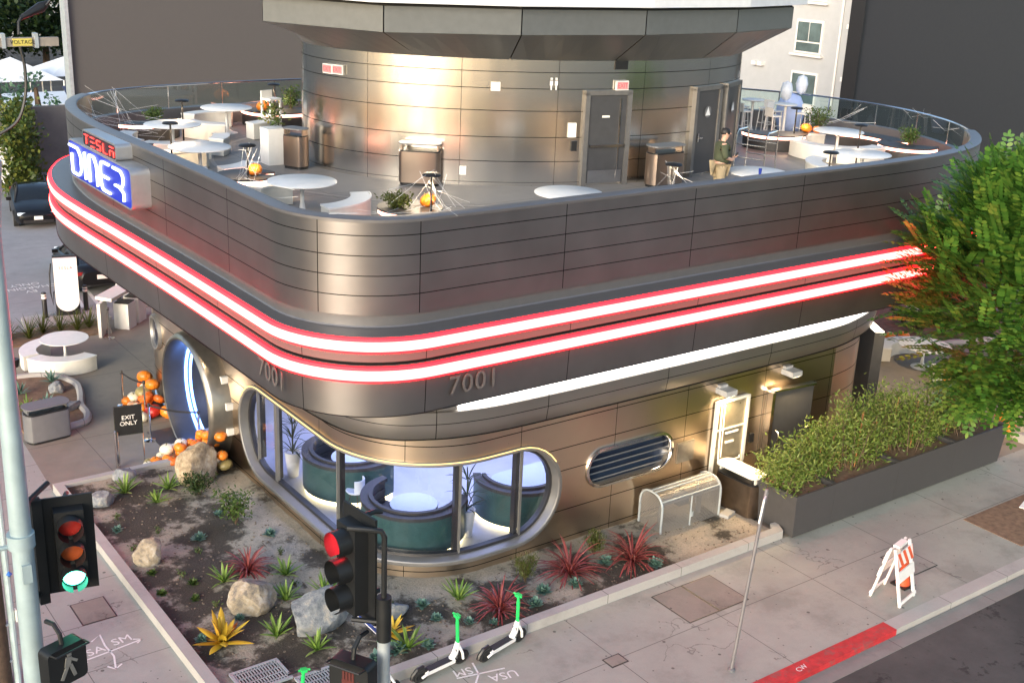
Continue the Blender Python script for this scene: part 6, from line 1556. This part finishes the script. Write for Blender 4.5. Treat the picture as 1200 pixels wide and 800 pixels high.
B().box((1.22, -1.0, 10.8), (.05, .13, .2)).box((.78, -1.0, 10.8), (.05, .13, .2)).build('bolts', m_galv, up, False)
B().tube([(1.0, -1.0, 10.88), (1.02, -.98, 11.05), (1.1, -.95, 11.15)], .02, 8).tube([(1.06, -.96, 11.1), (1.36, -.9, 11.24), (1.48, -.9, 11.32)], [.03, .075, .02], 10).build('insulator', m_black, up)
def cable(pts, lab, r_=.016): return tag(B().tube(catmull(pts, 6), r_, 6).build('cable', m_black), lab, 'cable')
cable([(4.83, 17.75, 11.27), (4.9, 17.75, 11.36), (4.92, 17.75, 11.5), (4.7, 17.7, 11.62), (4.2, 17.6, 11.7)], 'short black cable looping up from the pole insulator')
cable([(4.42, 17.7, 10.72), (4.46, 17.7, 10.4), (4.42, 17.7, 10.0), (4.25, 17.7, 9.65), (3.8, 17.8, 9.4)], 'thick black cable hanging in a curve from the crossarm end', .022)
cable([(3.55, 17.7, 10.72), (3.66, 17.7, 10.3), (3.68, 17.7, 9.9), (3.5, 17.7, 9.6)], 'thick black cable hanging at the left picture edge', .022)
# ------------------------------------------------------------------ right plaza
t = T('plaza_table', 'round white pedestal table on the right plaza behind the leaves', 'table', (31.7, 20.7, 0))
B().lathe([(0, .715), (.7, .715), (.82, .735), (.82, .75), (0, .758)], n=48).build('table_top', m_white, t, ang=50); B().lathe([(.34, 0), (.34, .015), (.07, .12), (.042, .3), (.042, .65), (.09, .715)], n=20).build('pedestal', m_white, t, ang=60)
bench((31.9, 20.9), 40, 140, 'curved white bench behind the right plaza table', .95, 1.4, 0, 'plaza benches'); bench((31.7, 20.7), 230, 300, 'curved white bench in front of the right plaza table', .95, 1.4, 0, 'plaza benches')
t = T('round_panel', 'upright white disc at the back of the right plaza', 'panel', (35.4, 23.7, 0), rad(-40)); B().box((0, 0, .3), (.08, .08, .6)).build('stem', m_gray, t, False); o = B().tube([(0, -.05, 1.05), (0, .05, 1.05)], .55, 28).build('disc', m_white, t, ang=40)
S(B().prism([(31.6, 23.4), (33.3, 22.0), (38.5, 20.5), (40, 26), (34, 28.5)], 0, .15).build('plaza_bed', m_soilpit, smooth=False))
tag(B().tube([(31.4, 23.6, .09), (33.2, 21.9, .09), (38.6, 20.3, .09)], .12, 6).build('bed_kerb', m_curb), 'concrete kerb under the two pumpkins on the right plaza', 'kerb')
for i_, (x, y) in enumerate(((34.2, 22.8), (35.0, 22.2), (35.6, 23.0), (34.6, 23.6), (36.3, 22.2), (36.0, 21.5))): shrub('plaza_shrub', 'low green shrub in the bed at the back of the right plaza', (x, y), 350, .5, .6, m_lg, .12, z=.15, grp='shrubs in the right plaza bed', stems=10)
# street tree with pinnate leaves
tr_ = T('street_tree', 'leafy green street tree with feathery compound leaves at the right', 'tree', (25.7, 12.45, 0))
b = B(); b.tube([(0, 0, 0), (.05, .02, 1.4), (-.02, .08, 2.6), (.1, .2, 3.8), (.05, .3, 5.2), (.1, .3, 6.8)], [.16, .12, .11, .09, .06, .03], 12)
limbs = []
CC = Vector((-1.25, 1.1, 5.45))
rt = random.Random(12)
for k_ in range(26):
    z0 = rt.uniform(2.6, 6.4); a = rt.random() * 6.28; el = rad(rt.uniform(5, 60)); L = rt.uniform(1.2, 2.5) * (1 - .10 * abs(z0 - 4.5))
    p0 = Vector((.05, .2, z0)).lerp(CC, .25); d = Vector((math.cos(a) * math.cos(el), math.sin(a) * math.cos(el), math.sin(el))); p1 = p0 + d * L * .5 + Vector((0, 0, .1)); p2 = p0 + d * L
    b.tube([p0, p1, p2], [.04, .025, .010], 6); limbs.append((p0, p1, p2))
b.build('trunk', M('tree_bark', (.13, .10, .075), .9, 0, .25, 10, .4), tr_)
m_tree = leafmat('tree_leaves', [(0.028, 0.085, 0.014), (0.055, 0.15, 0.022), (0.09, 0.21, 0.03), (0.16, 0.26, 0.04)], .45, .35)
b = B()
def frond(p_, d, L, npair, ls):
    d = d.normalized(); side = d.cross(Vector((0, 0, 1))); side = side.normalized() if side.length > .05 else Vector((1, 0, 0)); cur = p_.copy(); dd = d.copy()
    for i in range(npair):
        cur = cur + dd * (L / npair); dd = (dd + Vector((0, 0, -.022))).normalized(); upn = side.cross(dd).normalized()
        s_ = ls * (1 - .35 * abs(i / npair - .45))
        for sg in (-1, 1):
            nrm = (upn + side * sg * .25 + Vector((rt.gauss(0, .12), rt.gauss(0, .12), 0))).normalized()
            b.leaf6(cur, (side * sg + dd * .45), s_, s_ * .56, nrm)
    b.leaf6(cur, dd, ls, ls * .45, side.cross(dd))
CC = Vector((-1.25, 1.1, 5.45))
cnt = 0
while cnt < 2500:
    u_ = Vector((rt.gauss(0, 1), rt.gauss(0, 1), rt.gauss(0, 1))).normalized(); r_ = rt.random() ** .33
    p_ = CC + Vector((u_.x * 2.45 * r_, u_.y * 2.45 * r_, u_.z * 2.65 * r_))
    if noise.noise(p_ * .75 + Vector((5, 2, 1))) < -.24: continue
    d = Vector((u_.x, u_.y, u_.z * .6 + .5)) + Vector((rt.gauss(0, .45), rt.gauss(0, .45), rt.gauss(0, .3)))
    frond(p_, d, rt.uniform(.75, 1.15), rt.randint(8, 11), rt.uniform(.145, .195)); cnt += 1
b.build('crown', m_tree, tr_, False)
shrub('pit_weed', 'small green weed at the base of the street tree', (26.4, 12.9), 120, .2, .3, m_lg, .08, z=.01, cat='plant')
tag(B().box((25.6, 13.15, .03), (.7, .4, .02), .3).build('flattened_paper', m_white, smooth=False), 'crumpled white paper litter on the tree pit soil', 'litter')
# ------------------------------------------------------------------ background
m_scr1 = M('screen_brown_grey', (.088, .083, .080), .6, .1, .03); m_scr2 = M('screen_charcoal', (.034, .034, .037), .6, .1, .03)
sc1 = T('dark_screen', 'huge blank brown grey screen wall behind the left of the deck', 'screen', (30, 63.3, 0)); B().box((31.2, 63.3, 8), (26, .5, 16)).build('screen_face', m_scr1, sc1, False, world=True); B().box((18.08, 63.25, 8), (.18, .8, 16)).build('edge_frame', m_galv, sc1, False, world=True)
sc2 = T('dark_screen', 'huge blank charcoal screen wall at the right behind the deck', 'screen', (62, 36.4, 0)); B().box((62.3, 36.4, 8), (32, .5, 17)).build('screen_face', m_scr2, sc2, False, world=True); B().box((46.22, 36.4, 8), (.15, .8, 17)).build('edge_frame', m_black, sc2, False, world=True)
m_apt = M('white_render', (.42, .43, .43), .8, 0, .04, 2); m_awin = M('apartment_glass', (.10, .14, .14), .12, 0, .3, 1)
ap = T('apartment_building', 'white rendered apartment block with paired windows behind the deck', 'building', (58, 55, 0))
def apw(b, nm, mat, par=None): return b.build(nm, mat, par or ap, False, 30, True)
apw(B().box((58, 60, 8.5), (12, 46, 17)), 'wall', m_apt)
for (y, z) in ((44.0, 7.85), (44.0, 5.1), (44.0, 10.6), (51, 7.85), (51, 5.1), (51, 10.6), (44.0, 2.4), (57, 7.85), (57, 5.1)):
    wf = apw(B().box((51.97, y, z), (.08, 1.85, 1.75)), 'window', m_white)
    apw(B().box((51.92, y + .42, z + .25), (.03, .78, 1.0)), 'pane', m_awin, wf); apw(B().box((51.92, y - .42, z + .25), (.03, .78, 1.0)), 'pane', m_awin, wf); apw(B().box((51.92, y, z - .56), (.03, 1.62, .46)), 'pane', m_awin, wf); apw(B().box((51.88, y, z - .98), (.25, 2.2, .12)), 'sill', m_white, wf)
for y, z in ((41.2, 8.6), (41.2, 5.9), (47.6, 6.1)):
    b = B(); b.box((51.85, y, z), (.3, .32, .22)); b.box((51.85, y - .45, z), (.3, .32, .22)); apw(b, 'vent_hood', m_white)
apw(B().tube([(51.9, 41.9, 0), (51.9, 41.9, 17)], .06, 8), 'downpipe', m_white)
for z in (3.9, 6.7, 9.4): apw(B().box((51.6, 38.6, z), (.9, 1.8, .1)), 'balcony_slab', m_white); b = B(); [b.box((51.2, 38.0 + .2 * k_, z + .5), (.03, .03, .9)) for k_ in range(8)]; b.box((51.2, 38.6, z + .95), (.05, 1.7, .05)); apw(b, 'balcony_rail', m_black)
m_yard = concrete('yard_wall', (.10, .098, .097), (.17, .165, .16), yper=None, stain=(.07, .07, .07), spots=False)
tag(B().box((13.0, 62.35, 1.6), (10.2, .35, 3.4)).build('yard_wall', m_yard, smooth=False), 'dark weathered concrete yard wall behind the far black car', 'wall')
hg = T('ivy_hedge', 'ivy covered green hedge left of the yard wall', 'hedge', (14.2, 59, 0)); b = B(); rr = random.Random(3)
for _ in range(5200):
    f = rr.random(); y = 56.5 + f * 5.5; x = 13.55 + f * 1.5 + rr.gauss(0, .4); z = rr.random() * 3.9 * (.9 + .25 * noise.noise(Vector((x, y * .5, 0)))); b.leaf((x, y, z), (rr.gauss(0, 1), rr.gauss(0, 1) - .6, rr.gauss(0, 1)), rr.uniform(.16, .3), .17)
b.build('foliage', leafmat('ivy_leaves', [(.03, .06, .012), (.07, .11, .02), (.16, .17, .03)]), hg, False, 30, True)
def bgtree(c, r_, h, lab, n_=2600, mat=None, ls=.55):
    o = T('background_tree', lab, 'tree', (c[0], c[1], c[2] if len(c) > 2 else 0), 0, 'trees on the far hillside'); B().tube([(0, 0, 0), (.1, 0, h * .5), (0, 0, h * .8)], [.3, .2, .1], 8).build('trunk', m_twig, o); b = B(); rr = random.Random(hash(lab) % 1000 if False else int(c[0] * 10))
    k_ = 0
    while k_ < n_:
        u_ = Vector((rr.gauss(0, 1), rr.gauss(0, 1), rr.gauss(0, 1))).normalized() * rr.random() ** .35; p_ = Vector((u_.x * r_, u_.y * r_, h * .55 + u_.z * h * .45))
        if noise.noise(p_ * .5 + Vector((c[0], 0, 0))) < -.2: continue
        b.leaf(p_, (rr.gauss(0, 1), rr.gauss(0, 1), rr.gauss(0, 1)), ls * rr.uniform(.6, 1.2), ls * .6); k_ += 1
    b.build('crown', mat or m_dk, o, False)
for i_, (x, y, r_, h) in enumerate(((24, 104, 4.5, 9), (28.5, 106, 4.5, 8.5), (20.5, 101, 4, 8), (32, 110, 4, 8))): bgtree((x, y), r_, h, ('broad dark tree behind the white tents, middle one', 'broad dark tree next to the screen edge', 'broad dark tree at the far left edge', 'broad dark tree behind the screen edge')[i_])
m_teal_l = leafmat('pale_teal_leaves', [(.05, .12, .07), (.10, .20, .12), (.16, .26, .16)])
for x, y, r_, h, lab in ((17.2, 66.5, 1.2, 4.6, 'loose pale green sapling above the yard wall'), (15.2, 66, 1.3, 4.4, 'pale green sapling at the left behind the yard wall')): bgtree((x, y), r_, h, lab, 500, m_teal_l, .32)
m_tent = M('tent_white', (.72, .75, .78), .7, 0, .03)
for x, y, s_, lab in ((20.3, 84, 2.6, 'white peaked market tent in the far lot, left one'), (25.2, 86, 2.6, 'white peaked market tent next to the screen edge')):
    t = T('market_tent', lab, 'tent', (x, y, 0)); b = B(); q_ = [(-s_, -s_), (s_, -s_), (s_, s_), (-s_, s_)]
    ids = [b.vert((*q, 2.1)) for q in q_]; ap_ = b.vert((0, 0, 3.4))
    for j in range(4): b.f.append((ids[j], ids[(j + 1) % 4], ap_))
    b.build('canopy', m_tent, t, False)
    for q in q_: B().cyl((*q, 0), (*q, 2.1), .05).build('leg', m_white, t)
t = T('low_building', 'low white roofed building with solar panels beyond the yard wall', 'building', (21, 76, 0)); B().box((20.5, 76, .8), (12, 5, 1.6)).build('wall', m_apt, t, False, world=True); B().box((20.5, 76, 1.68), (12.6, 5.6, .16)).build('roof', m_tent, t, False, world=True)
b = B(); m_sol = M('solar_blue', (.06, .07, .12), .25, .2)
for k_ in range(4): B().box((21.6 + k_ * .75, 75.4, 2.1), (.68, 1.5, .06), 0, (rad(25), 'X')).build('solar_panel', m_sol, t, False, world=True)
t = T('far_apartment', 'pale multi storey block far behind the trees at the upper left', 'building', (38, 150, 0)); B().box((40, 150, 9), (22, 8, 18)).build('wall', m_apt, t, False, world=True)
for k_ in range(7):
    for r_ in range(3): B().box((30.5 + k_ * 2.6, 145.94, 6.4 + r_ * 2.7), (1.5, .12, 1.5)).build('window', m_awin, t, False, world=True)
t = T('far_house', 'far house with a long white and pink roof above the trees', 'building', (31, 135, 0)); B().box((29, 135, 3.6), (16, 8, 7.2)).build('wall', m_apt, t, False, world=True); B().box((29, 134, 7.4), (17, 9, .5)).build('roof', m_white, t, False, world=True); B().box((28, 130.4, 7.1), (13, .3, .7)).build('roof_edge', M('pink_tile', (.45, .2, .16), .8), t, False, world=True)
